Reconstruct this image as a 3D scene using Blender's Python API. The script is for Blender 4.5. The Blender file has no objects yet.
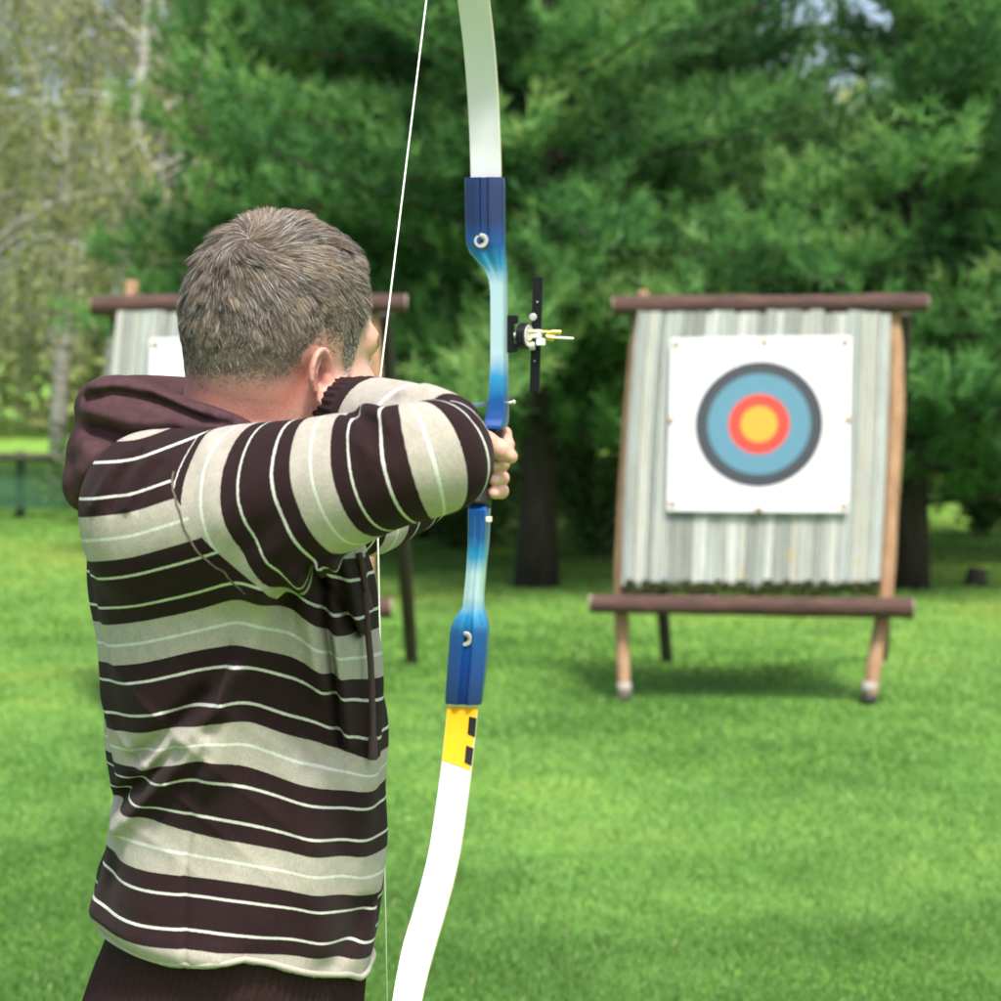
import bpy, math, random
import numpy as np
from mathutils import Vector, Matrix

random.seed(7)
rng = np.random.default_rng(7)
SC = bpy.context.scene
COL = SC.collection
F = 2300.0          # focal length in photo pixels (photo is 1001 px wide)
EYE = 1.63          # camera height
HOR = 355.0         # photo row of the horizon
R = math.radians


def w3(px, py, Y):
    """point of the place seen at photo pixel (px, py) when it stands Y metres away"""
    return np.array([(px - 500.5) / F * Y, Y, EYE - (py - HOR) / F * Y])


# ------------------------------------------------------------------ materials
def new_mat(name):
    m = bpy.data.materials.new(name)
    m.use_nodes = True
    nt = m.node_tree
    b = nt.nodes["Principled BSDF"]
    return m, nt, b


def rgb(c):
    return (c[0], c[1], c[2], 1.0)


def ramp(nt, fac, stops, interp='LINEAR'):
    r = nt.nodes.new('ShaderNodeValToRGB')
    r.color_ramp.interpolation = interp
    el = r.color_ramp.elements
    el[0].position, el[0].color = stops[0][0], rgb(stops[0][1])
    el[1].position, el[1].color = stops[-1][0], rgb(stops[-1][1])
    for p, c in stops[1:-1]:
        e = el.new(p)
        e.color = rgb(c)
    nt.links.new(fac, r.inputs[0])
    return r.outputs[0]


def noise(nt, scale, detail=4, rough=.6, vec=None, coord='Object', stretch=None):
    n = nt.nodes.new('ShaderNodeTexNoise')
    n.inputs['Scale'].default_value = scale
    n.inputs['Detail'].default_value = detail
    n.inputs['Roughness'].default_value = rough
    if vec is None:
        tc = nt.nodes.new('ShaderNodeTexCoord')
        vec = tc.outputs[coord]
    if stretch:
        mp = nt.nodes.new('ShaderNodeMapping')
        mp.inputs['Scale'].default_value = stretch
        nt.links.new(vec, mp.inputs[0])
        vec = mp.outputs[0]
    nt.links.new(vec, n.inputs['Vector'])
    return n.outputs[0]


def mixc(nt, fac, a, b, mode='MIX'):
    m = nt.nodes.new('ShaderNodeMix')
    m.data_type = 'RGBA'
    m.blend_type = mode
    for sock, v in ((m.inputs[0], fac), (m.inputs[6], a), (m.inputs[7], b)):
        if hasattr(v, 'links'):
            nt.links.new(v, sock)
        elif isinstance(v, (int, float)):
            sock.default_value = v
        else:
            sock.default_value = rgb(v)
    return m.outputs[2]


def bump(nt, b, h, strength=.3, dist=.005):
    bp = nt.nodes.new('ShaderNodeBump')
    bp.inputs['Strength'].default_value = strength
    bp.inputs['Distance'].default_value = dist
    nt.links.new(h, bp.inputs['Height'])
    nt.links.new(bp.outputs[0], b.inputs['Normal'])


def attr(nt, name, out='Fac'):
    a = nt.nodes.new('ShaderNodeAttribute')
    a.attribute_name = name
    return a.outputs[out]


def simple(name, c, rough=.6, metal=0., var=.15, scale=30, bmp=0., spec=.5, stretch=None, coat=0.):
    m, nt, b = new_mat(name)
    n = noise(nt, scale, stretch=stretch)
    d = tuple(x * (1 - var) for x in c)
    e = tuple(min(1, x * (1 + var)) for x in c)
    nt.links.new(ramp(nt, n, [(.3, d), (.7, e)]), b.inputs['Base Color'])
    b.inputs['Roughness'].default_value = rough
    b.inputs['Metallic'].default_value = metal
    b.inputs['Specular IOR Level'].default_value = spec
    b.inputs['Coat Weight'].default_value = coat
    if bmp:
        bump(nt, b, n, bmp, .003)
    return m


# ------------------------------------------------------------------ object helpers
def tag(o, label=None, cat=None, group=None, kind=None):
    if label: o['label'] = label
    if cat: o['category'] = cat
    if group: o['group'] = group
    if kind: o['kind'] = kind
    return o


def link(name, me, mat=None, parent=None):
    o = bpy.data.objects.new(name, me)
    COL.objects.link(o)
    if mat:
        me.materials.append(mat)
    if parent:
        o.parent = parent
        o.matrix_parent_inverse = Matrix.Identity(4)
        o.location = Vector((0, 0, 0)) - Vector(world_loc(parent))
    return o


def world_loc(o):
    v = Vector(o.location)
    while o.parent:
        o = o.parent
        v = v + Vector(o.location)
    return v


def empty(name, loc):
    o = bpy.data.objects.new(name, None)
    o.empty_display_size = .1
    o.location = loc
    COL.objects.link(o)
    return o


def np_mesh(name, V, Fc, smooth=True):
    """V (n,3), Fc (m,k) constant-size faces"""
    V = np.asarray(V, dtype=np.float32)
    Fc = np.asarray(Fc, dtype=np.int32)
    k = Fc.shape[1]
    me = bpy.data.meshes.new(name)
    me.vertices.add(len(V))
    me.vertices.foreach_set('co', V.ravel())
    me.loops.add(Fc.size)
    me.loops.foreach_set('vertex_index', Fc.ravel())
    me.polygons.add(len(Fc))
    me.polygons.foreach_set('loop_start', np.arange(0, Fc.size, k, dtype=np.int32))
    me.polygons.foreach_set('loop_total', np.full(len(Fc), k, dtype=np.int32))
    me.polygons.foreach_set('use_smooth', np.full(len(Fc), smooth, dtype=bool))
    me.update(calc_edges=True)
    return me


def add_attr(me, name, vals, domain='POINT', typ='FLOAT'):
    a = me.attributes.new(name, typ, domain)
    if typ == 'FLOAT':
        a.data.foreach_set('value', np.asarray(vals, dtype=np.float32).ravel())
    else:
        v = np.asarray(vals, dtype=np.float32)
        if v.shape[1] == 3:
            v = np.concatenate([v, np.ones((len(v), 1), np.float32)], 1)
        a.data.foreach_set('color', v.ravel())


class MB:
    """collects shapes into one mesh"""
    def __init__(self):
        self.v, self.f, self.s = [], [], []

    def add(self, V, Fs, smooth=True):
        o = len(self.v)
        self.v += [tuple(map(float, p)) for p in V]
        self.f += [tuple(int(i) + o for i in f) for f in Fs]
        self.s += [smooth] * len(Fs)

    def tube(self, pts, rad, seg=10, cap=True, closed=False, squash=1.0, rfun=None, up=None):
        pts = [np.array(p, float) for p in pts]
        n = len(pts)
        if np.isscalar(rad):
            rad = [rad] * n
        V, Fs = [], []
        ref = np.array(up if up is not None else (0., 0., 1.))
        px = None
        for i in range(n):
            a = pts[(i - 1) % n] if (i > 0 or closed) else pts[i]
            b = pts[(i + 1) % n] if (i < n - 1 or closed) else pts[i]
            t = b - a
            t /= np.linalg.norm(t) + 1e-12
            if px is None:
                r = ref if abs(np.dot(t, ref)) < .95 else np.array((1., 0, 0))
                x = np.cross(r, t)
            else:
                x = px - t * np.dot(px, t)
            x /= np.linalg.norm(x) + 1e-12
            px = x
            y = np.cross(t, x)
            for k in range(seg):
                an = 2 * math.pi * k / seg
                rr = rad[i] * (rfun(i, an) if rfun else 1)
                V.append(pts[i] + rr * (math.cos(an) * x + math.sin(an) * squash * y))
        m = n if closed else n - 1
        for i in range(m):
            j = (i + 1) % n
            for k in range(seg):
                l = (k + 1) % seg
                Fs.append((i * seg + k, i * seg + l, j * seg + l, j * seg + k))
        if cap and not closed:
            Fs.append(tuple(range(seg - 1, -1, -1)))
            Fs.append(tuple((n - 1) * seg + k for k in range(seg)))
        self.add(V, Fs)

    def box(self, c, ax, half, bev=0.0):
        """box about c, ax three unit axes, half sizes, chamfered"""
        c = np.array(c, float)
        ax = [np.array(a, float) for a in ax]
        b = min(bev, min(half) * .9)
        if b <= 0:
            V = [c + ax[0] * half[0] * i + ax[1] * half[1] * j + ax[2] * half[2] * k
                 for i in (-1, 1) for j in (-1, 1) for k in (-1, 1)]
            self.add(V, [(0, 1, 3, 2), (4, 6, 7, 5), (0, 4, 5, 1), (2, 3, 7, 6), (0, 2, 6, 4), (1, 5, 7, 3)], False)
            return
        # lofted: rounded rectangle rings along axis 2
        rings = [(-half[2], b), (-half[2] + b, 0), (half[2] - b, 0), (half[2], b)]
        V, Fs = [], []
        for z, ins in rings:
            hx, hy = half[0] - ins, half[1] - ins
            q = [(hx - b, hy), (-hx + b, hy), (-hx, hy - b), (-hx, -hy + b), (-hx + b, -hy), (hx - b, -hy), (hx, -hy + b), (hx, hy - b)]
            for x, y in q:
                V.append(c + ax[0] * x + ax[1] * y + ax[2] * z)
        for i in range(3):
            for k in range(8):
                l = (k + 1) % 8
                Fs.append((i * 8 + k, i * 8 + l, i * 8 + 8 + l, i * 8 + 8 + k))
        Fs.append(tuple(range(7, -1, -1)))
        Fs.append(tuple(24 + k for k in range(8)))
        self.add(V, Fs, False)

    def ball(self, c, r, seg=12, ax=None):
        c = np.array(c, float)
        r = (r, r, r) if np.isscalar(r) else r
        V, Fs = [], []
        n = seg // 2
        for i in range(n + 1):
            th = math.pi * i / n
            for k in range(seg):
                a = 2 * math.pi * k / seg
                q = np.array([r[0] * math.sin(th) * math.cos(a), r[1] * math.sin(th) * math.sin(a), r[2] * math.cos(th)])
                if ax is not None:
                    q = ax[0] * q[0] + ax[1] * q[1] + ax[2] * q[2]
                V.append(c + q)
        for i in range(n):
            for k in range(seg):
                l = (k + 1) % seg
                Fs.append((i * seg + k, (i + 1) * seg + k, (i + 1) * seg + l, i * seg + l))
        self.add(V, Fs)

    def loft(self, rings, cap=True, smooth=True):
        s = len(rings[0])
        V = [p for r in rings for p in r]
        Fs = []
        for i in range(len(rings) - 1):
            for k in range(s):
                l = (k + 1) % s
                Fs.append((i * s + k, i * s + l, i * s + s + l, i * s + s + k))
        if cap:
            Fs.append(tuple(range(s - 1, -1, -1)))
            Fs.append(tuple((len(rings) - 1) * s + k for k in range(s)))
        self.add(V, Fs, smooth)

    def build(self, name, mat=None, parent=None, sharp=None):
        me = bpy.data.meshes.new(name)
        me.from_pydata(self.v, [], self.f)
        me.polygons.foreach_set('use_smooth', self.s)
        me.update()
        if sharp:
            me.set_sharp_from_angle(angle=R(sharp))
        return link(name, me, mat, parent)


def catmull(P, n):
    """smooth resample of a polyline (rows may carry extra columns such as radius)"""
    P = np.asarray(P, float)
    Q = np.vstack([2 * P[0] - P[1], P, 2 * P[-1] - P[-2]])
    out = []
    for i in range(len(P) - 1):
        p0, p1, p2, p3 = Q[i], Q[i + 1], Q[i + 2], Q[i + 3]
        for t in np.linspace(0, 1, n, endpoint=False):
            out.append(.5 * (2 * p1 + (p2 - p0) * t + (2 * p0 - 5 * p1 + 4 * p2 - p3) * t * t + (3 * p1 - p0 - 3 * p2 + p3) * t ** 3))
    out.append(P[-1])
    return np.array(out)


# ------------------------------------------------------------------ implicit surfaces
def smin(a, b, k):
    h = np.clip(.5 + .5 * (b - a) / k, 0, 1)
    return b + (a - b) * h - k * h * (1 - h)


def smax(a, b, k):
    return -smin(-a, -b, k)


def cap(p, a, b, ra, rb=None):
    a = np.asarray(a, np.float32); b = np.asarray(b, np.float32)
    rb = ra if rb is None else rb
    ba = b - a
    h = np.clip(((p - a) @ ba) / (ba @ ba + 1e-12), 0, 1)
    return np.linalg.norm(p - a - h[:, None] * ba, axis=1) - (ra + (rb - ra) * h)


def ell(p, c, r):
    q = p - np.asarray(c, np.float32)
    r = np.asarray(r, np.float32)
    k0 = np.linalg.norm(q / r, axis=1)
    k1 = np.linalg.norm(q / (r * r), axis=1) + 1e-9
    return k0 * (k0 - 1) / k1


def chain(p, P, k=0.012):
    """smooth union of capsules along rows (x,y,z,r)"""
    d = None
    for i in range(len(P) - 1):
        c = cap(p, P[i][:3], P[i + 1][:3], P[i][3], P[i + 1][3])
        d = c if d is None else smin(d, c, k)
    return d


def surf(fn, lo, hi, h, B=8, slack=1.7, newton=2):
    """dual mesh of the zero level of fn, evaluated only in blocks near the surface"""
    lo = np.asarray(lo, np.float32)
    nb = np.ceil((np.asarray(hi) - lo) / (h * B)).astype(int)
    n = nb * B + 1
    ev = lambda P: np.concatenate([fn(P[i:i + 400000]) for i in range(0, len(P), 400000)]) if len(P) else np.zeros(0)
    bi = np.stack(np.meshgrid(*[np.arange(q) for q in nb], indexing='ij'), -1).reshape(-1, 3)
    cen = (lo + (bi + .5) * (B * h)).astype(np.float32)
    d = ev(cen)
    act = np.abs(d) < .87 * B * h * slack
    G = np.full(n, 1.0, np.float32)
    # inside blocks keep the right sign
    for b in bi[(~act) & (d < 0)]:
        G[b[0] * B:(b[0] + 1) * B + 1, b[1] * B:(b[1] + 1) * B + 1, b[2] * B:(b[2] + 1) * B + 1] = -1.0
    off = np.stack(np.meshgrid(*[np.arange(B + 1)] * 3, indexing='ij'), -1).reshape(-1, 3)
    A = bi[act]
    for s in range(0, len(A), 500):
        idx = (A[s:s + 500, None, :] * B + off[None]).reshape(-1, 3)
        vals = fn((lo + idx * h).astype(np.float32))
        G[idx[:, 0], idx[:, 1], idx[:, 2]] = vals
    S = G < 0
    cnt = np.zeros(n - 1, np.int8)
    for i in (0, 1):
        for j in (0, 1):
            for k in (0, 1):
                cnt += S[i:n[0] - 1 + i, j:n[1] - 1 + j, k:n[2] - 1 + k]
    C = np.argwhere((cnt > 0) & (cnt < 8))
    ID = np.full(n - 1, -1, np.int32)
    ID[C[:, 0], C[:, 1], C[:, 2]] = np.arange(len(C))
    cor = np.array([(i, j, k) for i in (0, 1) for j in (0, 1) for k in (0, 1)])
    cv = np.stack([G[C[:, 0] + c[0], C[:, 1] + c[1], C[:, 2] + c[2]] for c in cor], 1)
    acc = np.zeros((len(C), 3)); num = np.zeros(len(C))
    for a in range(8):
        for b in range(a + 1, 8):
            if np.abs(cor[a] - cor[b]).sum() == 1:
                x = (cv[:, a] < 0) != (cv[:, b] < 0)
                t = cv[x, a] / (cv[x, a] - cv[x, b])
                acc[x] += cor[a] + t[:, None] * (cor[b] - cor[a])
                num[x] += 1
    V = (lo + (C + acc / num[:, None]) * h).astype(np.float32)
    Q = []
    for ax in range(3):
        sl0 = [slice(None)] * 3; sl1 = [slice(None)] * 3
        sl0[ax] = slice(0, n[ax] - 1); sl1[ax] = slice(1, n[ax])
        E = np.argwhere(S[tuple(sl0)] != S[tuple(sl1)])
        u, v = (ax + 1) % 3, (ax + 2) % 3
        E = E[(E[:, u] > 0) & (E[:, v] > 0) & (E[:, u] < n[u] - 1) & (E[:, v] < n[v] - 1)]
        def cid(du, dv):
            q = E.copy(); q[:, u] -= du; q[:, v] -= dv
            return ID[q[:, 0], q[:, 1], q[:, 2]]
        q = np.stack([cid(1, 1), cid(0, 1), cid(0, 0), cid(1, 0)], 1)
        fl = ~S[E[:, 0], E[:, 1], E[:, 2]]
        q[fl] = q[fl][:, ::-1]
        Q.append(q)
    Q = np.concatenate(Q)
    Q = Q[(Q >= 0).all(1)]
    e = h * .5
    for _ in range(newton):
        d0 = ev(V)
        g = np.stack([(ev(V + np.eye(3, dtype=np.float32)[i] * e) - ev(V - np.eye(3, dtype=np.float32)[i] * e)) / (2 * e) for i in range(3)], 1)
        g2 = np.maximum((g * g).sum(1), .25)
        st = (d0 / g2)[:, None] * g
        ln = np.linalg.norm(st, axis=1, keepdims=True)
        st *= np.minimum(1, h * .8 / (ln + 1e-9))
        V = (V - st).astype(np.float32)
    return V, Q


# ================================================================== THE ARCHER
TH = R(47)
HF = np.array([math.sin(TH), math.cos(TH), 0.])          # head forward
HR = np.array([math.cos(TH), -math.sin(TH), 0.])         # head right
HU = np.array([0., 0., 1.])
roll, pitch = R(7), R(4)
HR2 = HR * math.cos(roll) - HU * math.sin(roll)
HU2 = HU * math.cos(roll) + HR * math.sin(roll)
HF2 = HF * math.cos(pitch) - HU2 * math.sin(pitch)
HU3 = HU2 * math.cos(pitch) + HF * math.sin(pitch)
HM = np.stack([HF2, HR2, HU3], 1).astype(np.float32)     # columns
HO = np.array([-.2335, 2.45, 1.6185], np.float32)
HS = 1.06


def head_local(p):
    return ((p - HO) @ HM) / HS


E_ANG = R(17)


def ear_frame(s):
    n = np.array([math.sin(E_ANG), s * math.cos(E_ANG), 0.])
    w = np.array([-math.cos(E_ANG), s * math.sin(E_ANG), 0.])
    u = np.array([0., 0., 1.])
    t = R(12)
    u2 = u * math.cos(t) + w * math.sin(t)
    w2 = w * math.cos(t) - u * math.sin(t)
    return np.stack([w2, u2, n], 1).astype(np.float32)


def ear(q, s):
    M = ear_frame(s)
    o = np.array([-.007, s * .0715, .001], np.float32)
    e = (q - o) @ M / .85                  # w (to the back rim), u, n (out of the plate)
    w, u, n = e[:, 0], e[:, 1], e[:, 2]
    wid = np.where(u > 0, .0195, .0195 + u * .18)
    # plate
    k = np.sqrt(((w - .010) / wid) ** 2 + (u / .031) ** 2)
    rim_d = (k - 1) * .018
    bowl = .0035 * np.clip(k, 0, 1.1) ** 2 * 2
    plate = np.maximum(rim_d, np.abs(n - bowl) - .0026)
    tube = np.sqrt((rim_d + .0025) ** 2 + (n - bowl - .0015) ** 2) - .0042
    tube = np.where(u < -.018, tube + .002, tube)
    d = smin(plate, tube, .003)
    lobe = ell(e, (.004, -.028, .003), (.0085, .011, .005))
    d = smin(d, lobe, .005)
    anti = cap(e, (.016, -.012, .006), (.019, .006, .007), .0028)
    anti = np.minimum(anti, cap(e, (.019, .006, .007), (.010, .019, .006), .0024))
    d = smin(d, anti, .003)
    root = ell(e, (-.002, -.003, -.004), (.011, .022, .008))
    d = smin(d, root, .006)
    concha = ell(e, (.006, -.004, .006), (.0095, .013, .0105))
    d = smax(d, -concha, .003)
    trag = ell(e, (-.006, -.006, .004), (.005, .007, .005))
    return smin(d, trag, .003) * .85


def head_sdf(p):
    q = head_local(p)
    a = q.copy(); a[:, 1] = np.abs(a[:, 1])
    d = ell(q, (-.010, 0, .052), (.095, .0750, .0945))
    d = smin(d, ell(q, (-.048, 0, .030), (.057, .061, .068)), .03)
    d = smin(d, ell(q, (.036, 0, -.028), (.058, .060, .086)), .03)
    d = smin(d, ell(a, (.014, .040, -.050), (.050, .022, .040)), .03)
    d = smin(d, ell(q, (.070, 0, -.098), (.024, .026, .020)), .025)
    d = smin(d, cap(a, (.082, 0, .040), (.072, .042, .036), .014, .012), .02)
    d = smin(d, ell(a, (.060, .043, -.014), (.030, .024, .020)), .02)
    d = smin(d, cap(q, (.090, 0, .022), (.113, 0, -.020), .007, .0115), .012)
    d = smin(d, ell(a, (.098, .012, -.024), (.012, .008, .008)), .006)
    d = smax(d, -ell(a, (.104, .032, .014), (.020, .017, .012)), .012)
    d = np.minimum(d, ell(a, (.0745, .0310, .013), (.0125, .0125, .0125)))
    d = smin(d, cap(a, (.092, .0, -.054), (.083, .022, -.056), .0055, .003), .005)
    d = smin(d, cap(a, (.092, .0, -.064), (.083, .020, -.062), .0065, .003), .005)
    for s in (-1, 1):
        m = (np.abs(q[:, 0] + .005) < .06) & (q[:, 1] * s > .04) & (np.abs(q[:, 2]) < .06)
        if m.any():
            d[m] = smin(d[m], ear(q[m], s), .006)
    return d * HS


# skeleton
SHR = np.array([-.285, 2.300, 1.475]); ELR = np.array([-.085, 2.205, 1.530]); WRR = np.array([-.163, 2.412, 1.570])
SHL = np.array([-.340, 2.650, 1.460]); ELL_ = np.array([-.205, 2.870, 1.435]); WRL = np.array([-.068, 3.085, 1.470])
NOCK = np.array([-.137, 2.520, 1.563])
AIM = np.array([.180, .9837, 0.]); WID = np.array([.9837, -.180, 0.])


def gp(w, a, z):
    """grip-centred point: w right, a towards the target"""
    gx = -.027 + (z - 1.48) * .043
    return np.array([gx, 3.160, z]) + WID * w + AIM * a


def hand_left(p):
    d = cap(p, WRL, gp(-.038, -.035, 1.478), .025, .027)
    d = smin(d, cap(p, gp(-.036, -.022, 1.512), gp(-.038, -.018, 1.452), .019, .018), .02)
    d = smin(d, cap(p, gp(-.040, .010, 1.515), gp(-.040, .006, 1.448), .013, .012), .02)
    for z, k, sc in ((1.516, 0, 1.05), (1.4815, 1, 1.0), (1.4615, 2, .96), (1.4435, 3, .84)):
        pts = [gp(-.040, .012, z + .002), gp(-.020, .048 * sc, z + .001), gp(.017, .040 * sc, z), gp(.0275, .013, z - .001), gp(.0215, -.008, z - .002)]
        if k == 0:
            pts = [gp(-.038, .014, z), gp(-.016, .046, z + .006), gp(.024, .036, z + .004), gp(.033, .012, z - .010), gp(.030, -.002, z - .018)]
        rr = np.array([.0110, .0108, .0104, .0101, .0090]) * (.92 + .08 * sc)
        c = chain(p, [np.append(q, r) for q, r in zip(pts, rr)], .004)
        d = smin(d, c, .0035)
    th = [gp(-.040, -.035, 1.492), gp(-.020, -.040, 1.516), gp(.012, -.034, 1.512), gp(.034, -.026, 1.500), gp(.045, -.022, 1.4915)]
    c = chain(p, [np.append(q, r) for q, r in zip(th, (.017, .0160, .0138, .0130, .0098))], .008)
    return smin(d, c, .004)


def hand_right(p):
    k = np.array([-.150, 2.478, 1.560])
    d = cap(p, WRR, k, .025, .024)
    d = smin(d, cap(p, k + (0.002, .006, .024), k + (0.004, .004, -.028), .013, .012), .02)
    for z, s in ((.026, .96), (.008, 1.), (-.011, .96), (-.029, .84)):
        a = k + (.006, .014, z)
        pts = [a, a + np.array([.016, .036, .001]) * s, a + np.array([-.002, .050, .001]) * s, a + np.array([-.016, .036, .0]) * s]
        c = chain(p, [np.append(q, r) for q, r in zip(pts, (.0105, .0098, .0092, .0078))], .004)
        d = smin(d, c, .004)
    th = [WRR + (-.012, .018, .006), k + (-.026, .000, .006), k + (-.030, .026, -.010), k + (-.026, .045, -.016)]
    c = chain(p, [np.append(q, r) for q, r in zip(th, (.014, .0125, .0105, .0085))], .006)
    return smin(d, c, .005)


TORSO_Y = 2.470
PHI = R(10)
TF = np.array([math.cos(PHI), math.sin(PHI), 0.])       # chest direction
TR = np.array([math.sin(PHI), -math.cos(PHI), 0.])      # body's right
# z, left silhouette x, right silhouette x, half breadth
TORSO = np.array([
    (.935, -.440, -.150, .190), (.975, -.428, -.140, .190), (1.000, -.424, -.136, .196), (1.018, -.426, -.132, .200), (1.050, -.431, -.130, .202), (1.076, -.429, -.1275, .200),
    (1.103, -.4215, -.1257, .196), (1.130, -.418, -.1246, .192), (1.156, -.416, -.1246, .190), (1.209, -.4185, -.1246, .190),
    (1.263, -.4240, -.127, .194), (1.316, -.431, -.130, .200), (1.369, -.4370, -.136, .206), (1.412, -.4430, -.143, .210),
    (1.460, -.4460, -.150, .208), (1.490, -.440, -.160, .198), (1.520, -.420, -.172, .178), (1.545, -.372, -.200, .135), (1.562, -.340, -.225, .090), (1.590, -.31, -.26, .05)])


def torso_sdf(p, grow=0.0):
    z = p[:, 2]
    L = np.interp(z, TORSO[:, 0], TORSO[:, 1]); Rr = np.interp(z, TORSO[:, 0], TORSO[:, 2]); b = np.interp(z, TORSO[:, 0], TORSO[:, 3]) + grow
    hw = (Rr - L) / 2 + grow
    a = np.sqrt(np.maximum(hw ** 2 - (b * math.sin(PHI)) ** 2, .0009)) / math.cos(PHI)
    cx = (L + Rr) / 2
    dx, dy = p[:, 0] - cx, p[:, 1] - TORSO_Y
    u = dx * TF[0] + dy * TF[1]
    v = dx * TR[0] + dy * TR[1]
    e = 2.35
    k = (np.abs(u / a) ** e + np.abs(v / b) ** e) ** (1 / e) + 1e-6
    rad = np.sqrt(u * u + v * v)
    d = rad * (1 - 1 / k)
    d = np.where(rad < .02, -.1, d)
    return np.maximum(d * .9, np.maximum(z - (1.585 + grow), .960 - grow - z))


def body_sdf(p):
    d = torso_sdf(p, -.022)
    neck = cap(p, HO + HM @ np.array([-.040, -.004, -.02], np.float32) * HS, np.array([-.300, 2.462, 1.47]), .0585, .068)
    d = smin(d, neck, .03)
    d = smin(d, chain(p, [np.append(SHR, .048), np.append(ELR, .032), np.append(WRR, .025)], .02), .03)
    d = smin(d, chain(p, [np.append(SHL, .048), np.append(ELL_, .034), np.append(WRL, .026)], .02), .03)
    m = np.linalg.norm(p - (HO + np.array([.0, 0, .02], np.float32)), axis=1) < .22
    if m.any():
        d[m] = smin(d[m], head_sdf(p[m]), .025)
    m = np.linalg.norm(p - gp(-.01, 0, 1.48).astype(np.float32), axis=1) < .15
    if m.any():
        d[m] = smin(d[m], hand_left(p[m]), .012)
    m = np.linalg.norm(p - NOCK.astype(np.float32), axis=1) < .15
    if m.any():
        d[m] = smin(d[m], hand_right(p[m]), .012)
    return d


BV, BQ = surf(body_sdf, (-.50, 2.10, .93), (.08, 3.25, 1.83), .0026)
me = np_mesh('body', BV, BQ)

# ---- hairline, skin colour
def hair_line(q):
    """>0 where hair grows (head-local points); value is roughly metres above the hairline"""
    f, r, u = q[:, 0], np.abs(q[:, 1]), q[:, 2]
    F0 = np.array([-.13, -.08, -.050, -.034, -.020, .0, .016, .024, .034, .041, .048, .060, .080, .105])
    U0 = np.array([-.012, -.014, -.008, .004, .028, .034, .030, .006, .000, .020, .050, .060, .082, .090])
    h = np.interp(f, F0, U0)
    # nape is a bit lower in the middle
    h = h - np.where(f < -.045, .010 * np.clip(1 - r / .05, 0, 1), 0)
    return u - h


ql = head_local(BV)
inhead = (np.linalg.norm(BV - HO, axis=1) < .24) & (BV[:, 2] > 1.50)
def on_ear(q):
    o = np.zeros(len(q), bool)
    for s_ in (1, -1):
        e_ = (q - np.array([-.007, s_ * .0715, .001], np.float32)) @ ear_frame(s_) / .85
        k_ = np.sqrt(((e_[:, 0] - .010) / .0225) ** 2 + (e_[:, 1] / .035) ** 2)
        o |= (k_ < 1) & (np.abs(e_[:, 2] - .003) < .013) & (e_[:, 0] > -.004) & (q[:, 1] * s_ > .04)
    return o


hl = np.where(inhead & ~on_ear(ql), hair_line(ql), -1)
C = np.tile(np.array([.50, .285, .215]), (len(BV), 1))


def blotch(P, sc, seed):
    r_ = np.random.default_rng(seed)
    o = np.zeros(len(P))
    for i in range(5):
        k = r_.normal(size=3) * sc * (1.5 ** i)
        o += np.sin(P @ k + r_.uniform(0, 6)) * .6 ** i
    return o / 2


bl = blotch(BV, 22, 3)
C *= (1 + .06 * bl)[:, None]
red = np.array([.52, .165, .130])
M = ear_frame(1)
e1 = (ql - np.array([-.007, .0715, .001], np.float32)) @ M
earw = np.clip(1 - np.linalg.norm((e1 - np.array([.010, 0, .004])) / np.array([.030, .040, .02]), axis=1), 0, 1) * inhead
napew = np.clip(1 - np.abs(hl + .035) / .05, 0, 1) * inhead * (ql[:, 0] < .0)
C = C + (red - C) * np.clip(earw * .75 + napew * (.60 + .25 * bl), 0, .9)[:, None]
stub = np.clip((hl + .014) / .034, 0, 1)
hairroot = np.array([.16, .12, .095])
C = C + (hairroot - C) * (stub * .85)[:, None]
# faint beard shadow on the jaw, lips, eyes and brows
jaw = np.clip(1 - np.linalg.norm((ql - np.array([.05, 0, -.085])) / np.array([.07, .09, .05]), axis=1), 0, 1) * inhead
C = C + (np.array([.30, .20, .15]) - C) * (jaw * .45)[:, None]
qa = ql.copy(); qa[:, 1] = np.abs(qa[:, 1])
lip = inhead & (np.linalg.norm((qa - np.array([.090, .0, -.059])) / np.array([.014, .024, .010]), axis=1) < 1)
C[lip] = (.45, .18, .15)
brow = inhead & (cap(qa, (.094, .014, .036), (.080, .050, .036), .006, .004) < .004)
C[brow] = (.14, .10, .07)
eye = inhead & (np.linalg.norm(qa - np.array([.0745, .0310, .013]), axis=1) < .0130) & (np.abs(qa[:, 2] - .012) < .0038)
C[eye] = (.72, .70, .66)
lash = inhead & (np.linalg.norm(qa - np.array([.0745, .0310, .013]), axis=1) < .0135) & (np.abs(qa[:, 2] - .0168) < .0014)
C[lash] = (.10, .07, .05)
pup = eye & (np.linalg.norm(qa - np.array([.0868, .0320, .013]), axis=1) < .0062)
C[pup] = (.05, .06, .05)
# finger nails of the bow hand
for z in (1.4815, 1.4615, 1.4435):
    n_ = np.linalg.norm((BV - gp(.0235, -.0165, z - .001)) / np.array([.0066, .006, .0060]), axis=1) < 1
    C[n_] = (.66, .44, .36)
n_ = np.linalg.norm((BV - gp(.043, -.0315, 1.496)) / np.array([.009, .006, .0065]), axis=1) < 1
C[n_] = (.66, .44, .36)
hnd = np.clip(1 - np.linalg.norm(BV - gp(0, 0, 1.48), axis=1) / .14, 0, 1)
C = C + (np.array([.60, .30, .215]) - C) * (hnd * .5)[:, None]
add_attr(me, 'tint', C, typ='FLOAT_COLOR')
m_skin, nt, b = new_mat('skin')
n1 = noise(nt, 260, 3)
col = mixc(nt, .5, attr(nt, 'tint', 'Color'), ramp(nt, n1, [(.3, (.38, .40, .40)), (.7, (.60, .60, .60))]), 'OVERLAY')
nt.links.new(col, b.inputs['Base Color'])
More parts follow.
